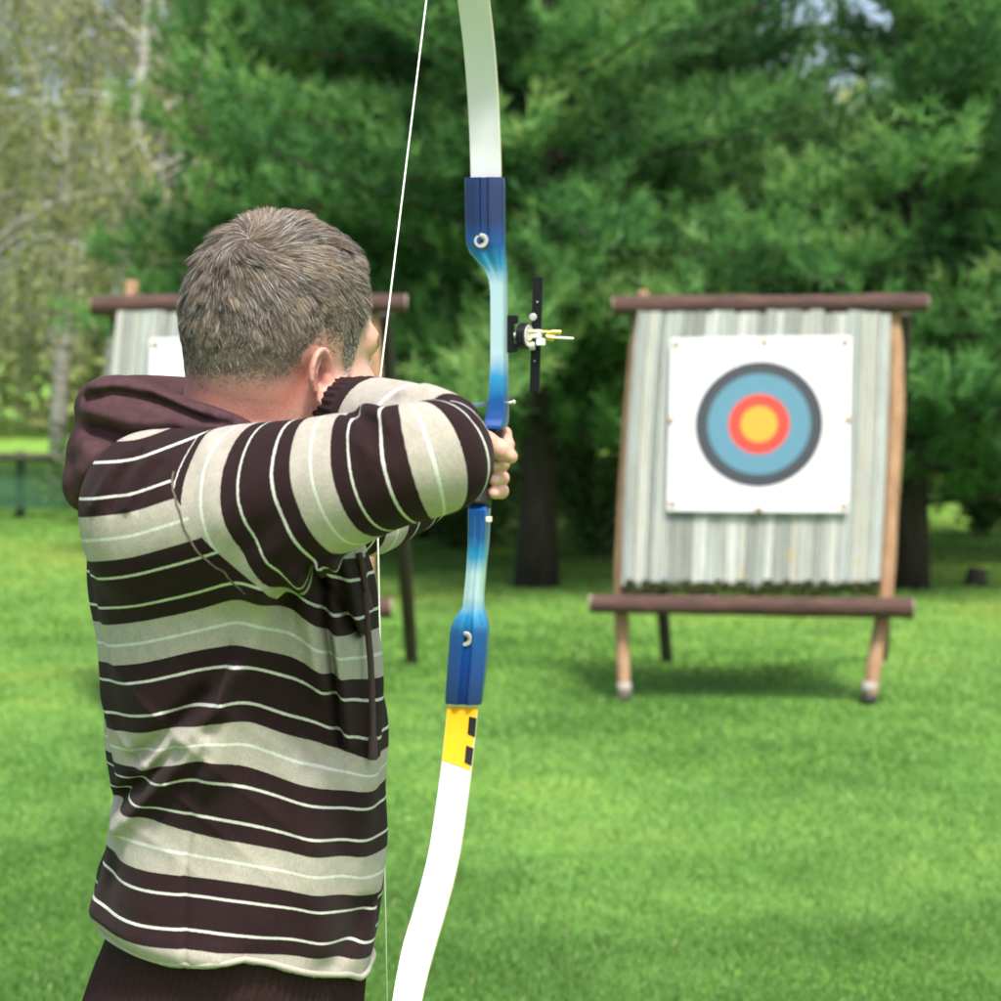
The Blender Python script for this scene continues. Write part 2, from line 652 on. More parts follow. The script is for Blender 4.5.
b.inputs['Roughness'].default_value = .48
b.inputs['Subsurface Weight'].default_value = .05
b.inputs['Subsurface Radius'].default_value = (1., .35, .2)
b.inputs['Subsurface Scale'].default_value = .006
bump(nt, b, noise(nt, 450, 4, .7), .3, .0012)
person = link('person', me, m_skin)
tag(person, 'man in brown and grey striped hoodie drawing the bow, seen from behind', 'person')

# ---- hair: short strands flowing from the crown whorl
f4 = BV[BQ]
fc = f4.mean(1)
fn_ = np.cross(f4[:, 2] - f4[:, 0], f4[:, 3] - f4[:, 1])
fa = np.linalg.norm(fn_, axis=1) / 2
fn_ = fn_ / (2 * fa[:, None] + 1e-12)
fq = head_local(fc)
fh = np.where((np.linalg.norm(fc - HO, axis=1) < .24) & (fc[:, 2] > 1.5), hair_line(fq), -1)
em = on_ear(fq)
ok = (fh > -.010) & ~em
wgt = fa * ok
NS = 105000
pick = rng.choice(len(fc), NS, p=wgt / wgt.sum())
uv = rng.random((NS, 2))
P0 = (f4[pick, 0] * ((1 - uv[:, :1]) * (1 - uv[:, 1:])) + f4[pick, 1] * (uv[:, :1] * (1 - uv[:, 1:])) + f4[pick, 2] * (uv[:, :1] * uv[:, 1:]) + f4[pick, 3] * ((1 - uv[:, :1]) * uv[:, 1:]))
N0 = fn_[pick]
Q0 = head_local(P0.astype(np.float32))
H0 = hair_line(Q0)
keep = rng.random(NS) < np.clip((H0 + .008) / .045, .05, 1) ** 1.1
P0, N0, Q0, H0 = P0[keep], N0[keep], Q0[keep], H0[keep]
NS = len(P0)
# clumps
cl = rng.choice(NS, 600, replace=False)
cid = np.zeros(NS, int)
for i in range(0, NS, 8000):
    dd = ((P0[i:i + 8000, None] - P0[None, cl]) ** 2).sum(2)
    cid[i:i + 8000] = dd.argmin(1)
WH = np.array([-.072, .012, .122])                                  # whorl, head-local
WHw = HO + (HM @ WH) * HS


def flow(P, N, sw):
    t = P - WHw
    t -= (t * N).sum(1, keepdims=True) * N
    ln = np.linalg.norm(t, axis=1, keepdims=True)
    t /= ln + 1e-6
    s = np.cross(N, t)
    a = sw * np.exp(-(ln / .05) ** 2) + .16
    return t * np.cos(a) + s * np.sin(a)


T0 = flow(P0, N0, 1.1)
qu = Q0[:, 2]
# on the sides and back hair falls down, on top it runs forward
down = np.array([0, 0, -1.]) - (N0 @ np.array([0, 0, -1.]))[:, None] * N0
down /= np.linalg.norm(down, axis=1, keepdims=True) + 1e-6
side = np.clip((.10 - qu) / .06, 0, 1)[:, None] * .35
T0 = T0 * (1 - side) + down * side
fwd = HF2 + HU3 * .1 + HR2 * .30
top = np.clip((qu - .09) / .04, 0, 1)[:, None] * np.clip((Q0[:, :1] + .05) / .05, 0, 1) * .55
T0 = T0 * (1 - top) + fwd * top
cj = rng.normal(size=(len(cl), 3)) * .13
wav = np.stack([blotch(P0, 90, 40 + i) for i in range(3)], 1) * .16
T0 = T0 + cj[cid] + wav + rng.normal(size=(NS, 3)) * .09
T0 -= (T0 * N0).sum(1, keepdims=True) * N0
T0 /= np.linalg.norm(T0, axis=1, keepdims=True) + 1e-6
ln = np.interp(H0, [-.01, .01, .03, .06, .10, .13], [.0016, .0032, .0080, .0170, .026, .033])
front = np.clip((Q0[:, 0] - .03) / .04, 0, 1) * np.clip((qu - .05) / .04, 0, 1)
ln = ln * (1 + .25 * front) * rng.uniform(.75, 1.15, NS) * (1 + .12 * rng.normal(size=len(cl)))[cid]
lift = np.interp(H0, [0, .03, .08, .13], [.13, .15, .24, .44]) * rng.uniform(.7, 1.3, NS) + .35 * front
rows = []
SEG = 4
ctr_t = P0[cl][cid] + (T0[cl] * ln[cl][:, None])[cid] * .9 + N0[cl][cid] * (ln * .30)[:, None]
for k in range(SEG + 1):
    t = k / SEG
    q = P0 + T0 * (ln * t * (1 - .12 * t))[:, None] + N0 * (ln * lift * (t * (1.25 - .62 * t)))[:, None] - np.array([0, 0, 1.]) * (ln * .10 * t * t)[:, None]
    q = q + (ctr_t - (P0 + T0 * ln[:, None])) * (.32 * t * t)[None] if False else q + (ctr_t - q) * (.26 * t * t)
    rows.append(q)
rows = np.stack(rows, 1)
dirv = rows[:, -1] - rows[:, 0]
wv = np.cross(dirv, N0 + rng.normal(size=(NS, 3)) * .35)
wv /= np.linalg.norm(wv, axis=1, keepdims=True) + 1e-9
wd = .00023 * rng.uniform(.7, 1.2, NS)
tw = np.array([1, 1, .9, .7, .25])
A = rows - wv[:, None] * wd[:, None, None] * tw[None, :, None]
Bv = rows + wv[:, None] * wd[:, None, None] * tw[None, :, None]
HV = np.stack([A, Bv], 2).reshape(-1, 3)
base = np.arange(NS)[:, None] * (2 * (SEG + 1))
HQ = np.concatenate([base + np.array([[2 * k, 2 * k + 1, 2 * k + 3, 2 * k + 2]]) for k in range(SEG)], 0)
me = np_mesh('hair', HV, HQ)
grey = np.clip((Q0[:, 0] - .005) / .05, 0, 1) * np.clip((.075 - qu) / .06, 0, 1) * .75 + .18
isg = rng.random(NS) < grey
hc = np.array([.120, .090, .062]) * rng.uniform(.5, 1.6, (NS, 1)) * (1 + .35 * blotch(P0, 70, 77)[:, None]).clip(.5, 1.6) * (1 + .30 * rng.normal(size=len(cl)))[cid][:, None].clip(.5, 1.6)
hc[isg] = np.array([.32, .305, .28]) * rng.uniform(.75, 1.2, (isg.sum(), 1))
add_attr(me, 'tint', np.repeat(hc, 2 * (SEG + 1), 0), typ='FLOAT_COLOR')
m_hair, nt, b = new_mat('hair_strands')
nt.links.new(attr(nt, 'tint', 'Color'), b.inputs['Base Color'])
b.inputs['Roughness'].default_value = .5
b.inputs['Specular IOR Level'].default_value = .35
link('hair', me, m_hair, person)

# ---- hoodie
def arm_path(pts, n=14):
    return catmull(pts, n)


SLR = arm_path([(*(SHR + (-.045, .03, -.013)), .098), (*(SHR + (.02, -.012, -.004)), .088), (-.195, 2.238, 1.492, .073), (-.125, 2.200, 1.516, .0615),
                (-.068, 2.186, 1.531, .0545), (-.060, 2.230, 1.541, .0520), (-.100, 2.310, 1.557, .048), (*(WRR + (.027, -.056, -.005)), .041)])
SLL = arm_path([(*(SHL + (-.02, -.06, -.01)), .10), (*SHL, .085), (*(ELL_ - (0, 0, .004)), .057), (-.128, 2.975, 1.444, .049), (*(WRL + (-.012, -.025, -.001)), .040)])


def arc(P):
    s = np.linalg.norm(np.diff(P[:, :3], axis=0), axis=1)
    return np.concatenate([[0], np.cumsum(s)])


ARC_R, ARC_L = arc(SLR), arc(SLL)


def sleeve(p, P, k=.01):
    """distance to a tube along P (uses the nearest sample segment)"""
    best = np.full(len(p), 1e3, np.float32)
    for i in range(len(P) - 1):
        best = np.minimum(best, cap(p, P[i][:3], P[i + 1][:3], P[i][3], P[i + 1][3]))
    return best


def arc_of(p, P, A):
    """smooth arc-length coordinate along the tube P"""
    n = len(P) - 1
    D = np.empty((len(p), n), np.float32); T = np.empty((len(p), n), np.float32)
    for i in range(n):
        a, b = P[i][:3], P[i + 1][:3]
        ba = b - a
        h = np.clip(((p - a) @ ba) / (ba @ ba), 0, 1)
        D[:, i] = np.linalg.norm(p - a - h[:, None] * ba, axis=1) - (P[i][3] + (P[i + 1][3] - P[i][3]) * h)
        T[:, i] = A[i] + h * (A[i + 1] - A[i])
    k = D.argmin(1)
    dm = D[np.arange(len(p)), k]; tm = T[np.arange(len(p)), k]
    W = np.exp(-(D - dm[:, None]) / .007) * np.clip(1.4 - np.abs(T - tm[:, None]) / .07, 0, 1)
    return (W * T).sum(1) / W.sum(1)


def xz(px, py, Y=2.30):
    q = w3(px, py, Y)
    return (q[0], q[2])


# folds: (polyline in photo-side elevation, amplitude, width); negative = crease
FOLDS = [
    ([xz(113, 803, 2.4), xz(145, 776, 2.36), xz(180, 742, 2.33)], -.0075, .0075),
    ([xz(118, 822, 2.4), xz(152, 792, 2.36), xz(192, 752, 2.33), xz(205, 738)], .0050, .0095),
    ([xz(150, 765, 2.36), xz(188, 733, 2.32), xz(222, 704), xz(240, 665)], .0060, .0090),
    ([xz(140, 755, 2.36), xz(176, 722, 2.32), xz(205, 690)], -.0050, .0090),
    ([xz(268, 590), xz(255, 645), xz(232, 710), xz(212, 770)], .0060, .018),
    ([xz(290, 600), xz(300, 680), xz(318, 760)], -.0040, .014),
    ([xz(318, 560), xz(330, 660), xz(338, 748)], -.0060, .0055),
    ([xz(326, 560), xz(338, 660), xz(345, 748)], .0045, .0065),
    ([xz(324, 582), xz(340, 610), xz(354, 640)], -.0055, .0050),
    ([xz(340, 555), xz(352, 600), xz(358, 636)], .0050, .0060),
    ([xz(304, 566), xz(310, 610), xz(322, 690)], .0045, .010),
    ([xz(300, 770), xz(312, 850), xz(322, 950)], .0030, .018),
    ([xz(345, 760), xz(338, 860), xz(345, 945)], -.0030, .016),
    ([xz(190, 955), xz(187, 860), xz(196, 790), xz(215, 720), xz(235, 640)], -.0012, .0035),
    ([xz(143, 447, 2.38), xz(128, 470, 2.38), xz(116, 497, 2.40)], .0022, .0060),
    ([xz(153, 450, 2.36), xz(138, 474, 2.36), xz(132, 500, 2.38)], -.0020, .0045),
    ([xz(165, 448, 2.34), xz(150, 470, 2.34), xz(146, 500, 2.36)], .0022, .0055),
    ([xz(170, 462, 2.32), xz(158, 480, 2.33), xz(154, 500, 2.35)], -.0017, .0045),
    ([xz(100, 905, 2.42), xz(150, 928, 2.36), xz(220, 950)], .0045, .016),
    ([xz(330, 968), xz(350, 945), xz(365, 900, 2.4)], -.0035, .012),
]
# sleeve folds in 3-D (polyline, amplitude, width)
SFOLD = [
    ([w3(352, 412, 2.20), w3(368, 424, 2.15), w3(384, 446, 2.12)], -.0060, .0075),
    ([w3(362, 404, 2.21), w3(380, 414, 2.15), w3(398, 440, 2.12)], .0050, .0080),
    ([w3(356, 424, 2.18), w3(364, 445, 2.14), w3(368, 480, 2.12)], .0030, .010),
    ([w3(392, 398, 2.24), w3(430, 398, 2.22), w3(470, 425, 2.18)], -.0050, .0070),
    ([w3(385, 390, 2.25), w3(425, 386, 2.25), w3(468, 408, 2.22)], .0045, .0080),
    ([w3(230, 560, 2.22), w3(262, 530, 2.17), w3(300, 505, 2.14)], -.0028, .012),
    ([w3(255, 570, 2.21), w3(290, 548, 2.15), w3(330, 530, 2.12)], .0030, .012),
    ([w3(410, 528, 2.14), w3(440, 505, 2.11), w3(458, 470, 2.11)], -.0035, .010),
    ([w3(430, 520, 2.14), w3(462, 495, 2.12), w3(478, 462, 2.12)], .0035, .009),
    ([w3(205, 430, 2.27), w3(212, 470, 2.22), w3(222, 520, 2.20)], .0030, .012),
]


def d2seg(x, z, a, b):
    bx, bz = b[0] - a[0], b[1] - a[1]
    h = np.clip(((x - a[0]) * bx + (z - a[1]) * bz) / (bx * bx + bz * bz), 0, 1)
    return (x - a[0] - h * bx) ** 2 + (z - a[1] - h * bz) ** 2


FK = 2.3


def folds(p):
    o = np.zeros(len(p), np.float32)
    near = np.clip((2.46 - p[:, 1]) / .04, 0, 1)
    for pl, am, wd in FOLDS:
        d = np.full(len(p), 1e3)
        for a, b in zip(pl[:-1], pl[1:]):
            d = np.minimum(d, d2seg(p[:, 0], p[:, 2], a, b))
        o += FK * am * np.exp(-d / (wd * wd)) * near
    for pl, am, wd in SFOLD:
        d = np.full(len(p), 1e3)
        for a, b in zip(pl[:-1], pl[1:]):
            d = np.minimum(d, np.maximum(cap(p, a, b, 0), 0) ** 2)
        o += 1.4 * am * np.exp(-d / (wd * wd))
    x, y, z = p[:, 0], p[:, 1], p[:, 2]
    o += .0022 * np.sin(22 * x + 31 * z + 8 * np.sin(9 * y)) + .0011 * np.sin(47 * x - 38 * z + 20 * y + 2)
    u_ = 78 * (.55 * x + .83 * z) + 3.2 * np.sin(15 * x + 9 * z) + 2.0 * np.sin(13 * y + 7 * z)
    rid = (1 - np.abs(np.sin(u_ * .5))) ** 3
    v_ = 64 * (.9 * x - .35 * z) + 3 * np.sin(11 * z + 6 * x) + 2 * np.sin(12 * y)
    rid2 = (1 - np.abs(np.sin(v_ * .5))) ** 3
    gz = lambda cx, cz, rx, rz: np.exp(-((x - cx) / rx) ** 2 - ((z - cz) / rz) ** 2)
    o += near * (.0042 * rid * (gz(-.37, 1.24, .06, .10) + .5 * gz(-.25, 1.20, .10, .10)) + .0030 * rid2 * (gz(-.19, 1.36, .05, .10) + .5 * gz(-.20, 1.05, .12, .06)))
    o += .0026 * rid2 * np.exp(-((x + .215) / .05) ** 2 - ((z - 1.47) / .05) ** 2 - ((y - 2.22) / .08) ** 2) + .0024 * rid * np.exp(-((x + .12) / .035) ** 2 - ((z - 1.55) / .03) ** 2)
    # far side of the garment gets soft folds of its own
    far = 1 - near
    o += far * .004 * np.sin(40 * z + 16 * x + 3 * np.sin(20 * x))
    return o


def hoodie_sdf(p):
    t = torso_sdf(p)
    d = smin(t, sleeve(p, SLR), .018)
    d = smin(d, sleeve(p, SLL), .03)
    hem = p[:, 2] - hem_z(p[:, 0])
    return np.maximum(d - folds(p), -hem)


HEM = [(70, 905, 2.47), (100, 919, 2.45), (118, 932, 2.40), (135, 942, 2.36), (155, 951, 2.33), (175, 958, 2.31), (205, 961, 2.29), (240, 960, 2.28), (268, 966, 2.28), (290, 973, 2.285), (318, 979, 2.30), (335, 978, 2.32), (352, 972, 2.36), (368, 964, 2.43), (395, 955, 2.46)]
HX = np.array([w3(a_, b_, Y_)[0] for a_, b_, Y_ in HEM])
HZ = np.array([w3(a_, b_, Y_)[2] for a_, b_, Y_ in HEM])


def hem_z(x):
    return np.interp(x, HX, HZ)


GV, GQ = surf(hoodie_sdf, (-.50, 2.06, .94), (.06, 3.14, 1.64), .0034)
# stripe phase on the body of the garment (side elevation x, z)
cols_px = [(90, 2.45), (150, 2.36), (200, 2.30), (245, 2.285), (290, 2.29), (335, 2.33), (380, 2.45)]
ROWS = {90: (553, 620, 660, 722, 752, 795, 838, 900, 932), 150: (548, 614, 656, 725, 764, 808, 860, 926, 958), 200: (535, 606, 647, 720, 754, 830, 873, 939, 972),
        245: (520, 592, 641, 717, 764, 842, 882, 949, 982), 290: (528, 606, 656, 735, 781, 850, 889, 953, 986), 335: (556, 632, 674, 746, 788, 853, 891, 953, 986), 380: (555, 625, 672, 748, 778, 840, 882, 942, 975)}
PH = np.array([1, 1.6, 2, 2.6, 3, 3.6, 4, 4.6, 5.0])
cx_ = np.array([w3(c, 0, Y)[0] for c, Y in cols_px])
cz_ = np.array([[w3(c, y, Y)[2] for y in ROWS[c]] for c, Y in cols_px])
_xd = np.linspace(cx_[0] - .06, cx_[-1] + .06, 240)
_kw = np.hanning(27); _kw /= _kw.sum()
_zd = []
for k in range(9):
    v_ = np.interp(_xd, cx_, cz_[:, k])
    _zd.append(np.convolve(np.pad(v_, 13, mode='edge'), _kw, 'valid'))
cx_, cz_ = _xd, np.array(_zd).T


def body_phase(P):
    x, z = P[:, 0], P[:, 2]
    ph = np.zeros(len(P))
    zi = np.stack([np.interp(x, cx_, cz_[:, k]) for k in range(9)], 1)      # boundaries at this x
    up = zi[:, 0] + (zi[:, 0] - zi[:, 1]) / .6
    zz = np.concatenate([(up)[:, None], zi], 1)
    pp = np.concatenate([[0.], PH])
    for k in range(9):
        m = (z <= zz[:, k]) & (z > zz[:, k + 1])
        ph[m] = pp[k] + (pp[k + 1] - pp[k]) * ((zz[:, k] - z) / (zz[:, k] - zz[:, k + 1]))[m]
    m = z > zz[:, 0]
    ph[m] = (-(z - zz[:, 0]) / (zz[:, 0] - zz[:, 1]))[m]
    m = z <= zz[:, 9]
    ph[m] = 5.0
    return ph


SEAM_Y = np.array([400, 424, 440, 455, 480, 495, 515, 535, 560, 583, 600])
SEAM_X = np.array([240, 222, 192, 178, 179, 184, 199, 214, 240, 268, 280])
seam_z = np.array([w3(0, y, 2.27)[2] for y in SEAM_Y])[::-1]
seam_x = np.array([w3(x, 0, 2.27)[0] for x in SEAM_X])[::-1]
SL_T = None


_t = arc_of(GV, SLR, ARC_R)
_col = GV[:, 0] / GV[:, 1] * F + 500.5
_row = HOR + (EYE - GV[:, 2]) / GV[:, 1] * F
_near = (np.abs(_row - 462) < 8) & (GV[:, 1] < 2.235)


def sleeve_arc(col):
    """arc length of the right sleeve's near side at elbow height, by column"""
    m = _near & (np.abs(_col - col) < 4)
    return float(np.median(_t[m])) if m.any() else float('nan')


sp = [(sleeve_arc(x), ph) for x, ph in ((190, .62), (226, 1.0), (289, 1.6), (331, 2.0), (409, 2.6), (466, 3.0))]
rim = float(np.median(_t[_near & (_col > np.max(_col[_near]) - 2)]))
print('sleeve', sp, rim)
sp = [(sp[0][0] - .032, .20)] + sp
sp += [(rim + .004, 3.45), (rim + .022, 3.6), (ARC_R[-1] - .022, 3.99), (ARC_R[-1] + .01, 4.12)]
spa = np.array([a for a, _ in sp]); spp = np.array([b for _, b in sp])


def stripe_attrs(V):
    dt, dr, dl = torso_sdf(V), sleeve(V, SLR), sleeve(V, SLL)
    off = np.interp(V[:, 2], [1.455, 1.475], [-.006, .004])
    f1 = np.minimum(np.minimum(V[:, 0] - np.interp(V[:, 2], seam_z, seam_x), dt - dr + off), 2.45 - V[:, 1])
    f2 = np.minimum(np.minimum(.010 - dr, V[:, 0] + .13), 2.47 - V[:, 1])
    return dict(stripe_body=body_phase(V), stripe_right=np.interp(arc_of(V, SLR, ARC_R), spa, spp), stripe_left=np.interp(arc_of(V, SLL, ARC_L), [0, .6], [1.6, 6.6]),
                on_right=np.maximum(f1, f2), on_left=np.minimum(dt - dl, V[:, 1] - 2.62))


me = np_mesh('hoodie', GV, GQ)
for k_, v_ in stripe_attrs(GV).items():
    add_attr(me, k_, v_)
DARK, LIGHT, WHITE = (.020, .0105, .0115), (.325, .302, .258), (.47, .475, .43)
m_knit, nt, b = new_mat('striped_knit')
fr = nt.nodes.new('ShaderNodeMath'); fr.operation = 'FRACT'
wob = nt.nodes.new('ShaderNodeMath'); wob.operation = 'MULTIPLY_ADD'
nt.links.new(noise(nt, 420, 1), wob.inputs[0]); wob.inputs[1].default_value = .008
def pick(fac, a_, b_):
    g = nt.nodes.new('ShaderNodeMath'); g.operation = 'GREATER_THAN'; g.inputs[1].default_value = 0
    nt.links.new(fac, g.inputs[0])
    x_ = nt.nodes.new('ShaderNodeMix'); x_.data_type = 'FLOAT'
    nt.links.new(g.outputs[0], x_.inputs[0]); nt.links.new(a_, x_.inputs[2]); nt.links.new(b_, x_.inputs[3])
    return x_.outputs[0]


ph_ = pick(attr(nt, 'on_right'), attr(nt, 'stripe_body'), attr(nt, 'stripe_right'))
ph_ = pick(attr(nt, 'on_left'), ph_, attr(nt, 'stripe_left'))
nt.links.new(ph_, wob.inputs[2])
nt.links.new(wob.outputs[0], fr.inputs[0])
stops = [(0, DARK), (.150, DARK), (.153, WHITE), (.173, WHITE), (.176, DARK), (.442, DARK), (.445, WHITE), (.465, WHITE), (.468, DARK), (.608, DARK), (.611, LIGHT),
         (.797, LIGHT), (.799, (.47, .49, .445)), (.825, (.47, .49, .445)), (.827, LIGHT), (1.0, LIGHT)]
c0 = ramp(nt, fr.outputs[0], stops)
n_f = noise(nt, 55, 5, .7)
n_k = noise(nt, 1000, 2, .6, stretch=(1, 1, .28))
c1 = mixc(nt, .55, c0, ramp(nt, n_f, [(.25, (.38, .38, .38)), (.75, (.62, .62, .62))]), 'OVERLAY')
c2 = mixc(nt, .5, c1, ramp(nt, n_k, [(.3, (.36, .36, .36)), (.7, (.66, .66, .66))]), 'OVERLAY')
nt.links.new(c2, b.inputs['Base Color'])
b.inputs['Roughness'].default_value = .92
b.inputs['Specular IOR Level'].default_value = .06
b.inputs['Sheen Weight'].default_value = .03
b.inputs['Sheen Roughness'].default_value = .5
bump(nt, b, n_k, .45, .0012)
hoodie = link('hoodie', me, m_knit, person)

# plain brown jersey of hood, rib knit of cuffs and hem
m_jersey = simple('brown_jersey', (.058, .030, .034), .9, var=.22, scale=70, bmp=.15, spec=.08)
m_rib = simple('brown_rib_knit', (.030, .0165, .017), .92, var=.25, scale=300, bmp=.2, spec=.06)


HOODRING = catmull([(-.424, 2.455, 1.574, .026), (-.400, 2.385, 1.572, .030), (-.350, 2.354, 1.562, .027), (-.300, 2.352, 1.550, .022), (-.255, 2.362, 1.537, .015),
                    (-.205, 2.400, 1.516, .011), (-.185, 2.460, 1.508, .013), (-.205, 2.530, 1.525, .016), (-.265, 2.580, 1.550, .022), (-.340, 2.585, 1.570, .030), (-.400, 2.535, 1.575, .030), (-.424, 2.455, 1.574, .026)], 5)
HF_LINES = [
    ([w3(95, 398, 2.42), w3(118, 392, 2.38), w3(150, 400, 2.34), w3(190, 415, 2.32), w3(228, 426, 2.33)], -.0065, .0055),
    ([w3(100, 386, 2.42), w3(130, 384, 2.38), w3(165, 394, 2.34), w3(205, 412, 2.33)], .0045, .0060),

    ([w3(95, 410, 2.40), w3(135, 424, 2.34), w3(185, 428, 2.31)], .0050, .0085),
    ([w3(100, 428, 2.39), w3(130, 436, 2.35), w3(175, 432, 2.31)], -.0070, .0080),
    ([w3(96, 446, 2.40), w3(122, 455, 2.36), w3(150, 444, 2.33)], .0045, .0110),
    ([w3(100, 440, 2.40), w3(84, 462, 2.42), w3(80, 490, 2.43)], -.0030, .0080),
    ([w3(112, 460, 2.38), w3(100, 480, 2.40), w3(92, 505, 2.42)], -.0055, .0080),
    ([w3(150, 386, 2.36), w3(180, 402, 2.33), w3(215, 418, 2.32)], .0035, .0050),
]


def hood_sdf(p):
    d = chain(p, HOODRING, .012)
    # bag of the hood hanging on the back
    g = ell(p, (-.414, 2.450, 1.518), (.043, .120, .058))
    g = smin(g, cap(p, (-.425, 2.40, 1.500), (-.425, 2.50, 1.496), .031, .031), .02)
    g = smin(g, cap(p, (-.380, 2.375, 1.540), (-.335, 2.345, 1.535), .032, .020), .02)
    d = smin(d, g, .010)
    # opening behind the neck
    hol = ell(p, (-.335, 2.462, 1.605), (.070, .085, .040))
    d = smax(d, -hol, .010)
    o = np.zeros(len(p), np.float32)
    near = np.clip((2.47 - p[:, 1]) / .05, 0, 1)
    for pl, am, wd in HF_LINES:
        q = np.full(len(p), 1e3)
        for a, b_ in zip(pl[:-1], pl[1:]):
            q = np.minimum(q, d2seg(p[:, 0], p[:, 2], (a[0], a[2]), (b_[0], b_[2])))
        o += am * np.exp(-q / (wd * wd)) * near
    x, y, z = p[:, 0], p[:, 1], p[:, 2]
    o += .0022 * np.sin(60 * z - 34 * x + 18 * y) + .0012 * np.sin(110 * z + 40 * y)
    return d - o


V, Q = surf(hood_sdf, (-.50, 2.28, 1.43), (-.14, 2.66, 1.64), .003)
hood = link('hood', np_mesh('hood', V, Q), m_jersey, hoodie)


def rib_tube(name, pts, rad, n_ribs, depth, parent, squash=1., steps=8):
    P = catmull([(*p, r) for p, r in zip(pts, rad)], steps)
    mb = MB()
    mb.tube(P[:, :3], list(P[:, 3]), seg=n_ribs * 4, rfun=lambda i, a: 1 + depth * math.cos(a * n_ribs), squash=squash)
    return mb.build(name, m_rib, parent)


dr_ = (WRR - SLR[-1][:3]); dr_ /= np.linalg.norm(dr_)
e0 = SLR[-1][:3]
rib_tube('cuff', [e0 - dr_ * .012, e0 + dr_ * .004, e0 + dr_ * .040, e0 + dr_ * .072, e0 + dr_ * .078], [.037, .0425, .038, .0355, .029], 30, .024, hoodie)
dl_ = (WRL - SLL[-3][:3]); dl_ /= np.linalg.norm(dl_)
e0 = SLL[-1][:3]
rib_tube('cuff', [e0 - dl_ * .012, e0 + dl_ * .004, e0 + dl_ * .030, e0 + dl_ * .048, e0 + dl_ * .052], [.036, .0400, .034, .032, .028], 34, .035, hoodie)

# ribbed hem band
mb = MB()
rings = []
NR = 110
for k, zf in enumerate(np.linspace(0, 1, 9)):
    ring = []
    for j in range(NR * 4):
        th = 2 * math.pi * j / (NR * 4)
        x0 = -.285 + math.cos(th) * .148
        top = hem_z(x0) + .014
        z = top + (.900 - top) * zf
        L = np.interp(z, [.88, .94, .975, 1.0, 1.03], [-.456, -.446, -.433, -.422, -.414]); Rr = np.interp(z, [.88, .94, .975, 1.03], [-.152, -.150, -.147, -.140])
        a, bb, cx = (Rr - L) / 2, .190, (L + Rr) / 2
        e = 2 / 2.35
        u = math.copysign(abs(math.cos(th)) ** e, math.cos(th)) * a
        v = math.copysign(abs(math.sin(th)) ** e, math.sin(th)) * bb
        rr = 1 + .0075 * math.cos(th * NR) - (.02 if zf > .95 else 0)
        ring.append((cx + (u * TF[0] + v * TR[0]) * rr, TORSO_Y + (u * TF[1] + v * TR[1]) * rr, z))
    rings.append(ring)
mb.loft(rings)
mb.build('hem_band', m_rib, hoodie)

# rolled light edge above the hem band
def snap(fn, P, out=0.0, it=8):
    """moves points onto a level of fn along its gradient"""
    P = np.asarray(P, np.float32).copy()
    for _ in range(it):
        d = fn(P) - out
        g = np.stack([(fn(P + np.eye(3, dtype=np.float32)[i] * .002) - fn(P - np.eye(3, dtype=np.float32)[i] * .002)) / .004 for i in range(3)], 1)
        P -= (np.clip(d, -.02, .02) / np.maximum((g * g).sum(1), .3))[:, None] * g
    return P


mb = MB()
pts = []
for j in range(120):
    th = 2 * math.pi * j / 120
    z0 = 1.0
    cx = -.279
    u = math.copysign(abs(math.cos(th)) ** .85, math.cos(th)) * .147
    v = math.copysign(abs(math.sin(th)) ** .85, math.sin(th)) * .194
    x, y = cx + u * TF[0] + v * TR[0], TORSO_Y + u * TF[1] + v * TR[1]
    pts.append((x, y, hem_z(x) + .004))
Pn = np.array(pts)
fl = lambda P: torso_sdf(P) - folds(P)
Z = Pn[:, 2].copy()
Pn = snap(fl, Pn, .0008)
Pn[:, 2] = Z
mb.tube(Pn, .0032, seg=8, closed=True)
m_edge = simple('pale_knit_edge', (.34, .32, .275), .92, var=.12, scale=500, bmp=.2, spec=.1)
mb.build('hem_roll', m_edge, hoodie)

# shoulder seam cord and side seam
m_seam = simple('seam_thread', (.10, .075, .06), .9, var=.7, scale=420, bmp=.4)
sm = []
for x, y in ((180, 452), (178, 470), (180, 484), (185, 497), (198, 514), (211, 532), (226, 547), (244, 565), (262, 582)):
    sm.append(w3(x, y, 2.24))
sm = catmull(np.array(sm), 8)
sm = snap(hoodie_sdf, sm, .0)
mb = MB(); mb.tube(sm[12:60], .0013, seg=6)
mb.build('shoulder_seam', m_seam, hoodie)

# drawstrings
m_cord = simple('drawstring_cord', (.055, .028, .03), .85, var=.25, scale=400, bmp=.3)
for pl in ([(344, 552), (352, 566), (356, 584), (366, 606)], [(344, 590), (352, 634), (357, 660), (360, 690), (362, 720), (360, 752)]):
    q = catmull(np.array([w3(x, y, 2.40) for x, y in pl]), 8)
    q[:, 1] = 2.36
    qs = snap(torso_sdf, q, .007)
    mb = MB()
    n = len(qs)
    mb.tube(qs, [.0034 + (.0015 if i > n - 7 else 0) for i in range(n)], seg=8)
    mb.build('drawstring', m_cord, hoodie)

# jeans and shoes below the frame
def jeans_sdf(p):
    d = ell(p, (-.290, 2.470, .930), (.142, .180, .130))
    for hip, knee, ank in (((-.285, 2.385, .88), (-.275, 2.350, .50), (-.300, 2.330, .09)), ((-.290, 2.560, .88), (-.255, 2.610, .50), (-.270, 2.660, .09))):
        d = smin(d, chain(p, [(*hip, .092), (*knee, .070), (*ank, .058)], .03), .04)
    d = d - .003 * np.sin(60 * p[:, 2] + 20 * p[:, 0]) * np.clip((.45 - p[:, 2]) * 4, 0, 1)
    return np.maximum(np.maximum(d, p[:, 2] - .985), .06 - p[:, 2])


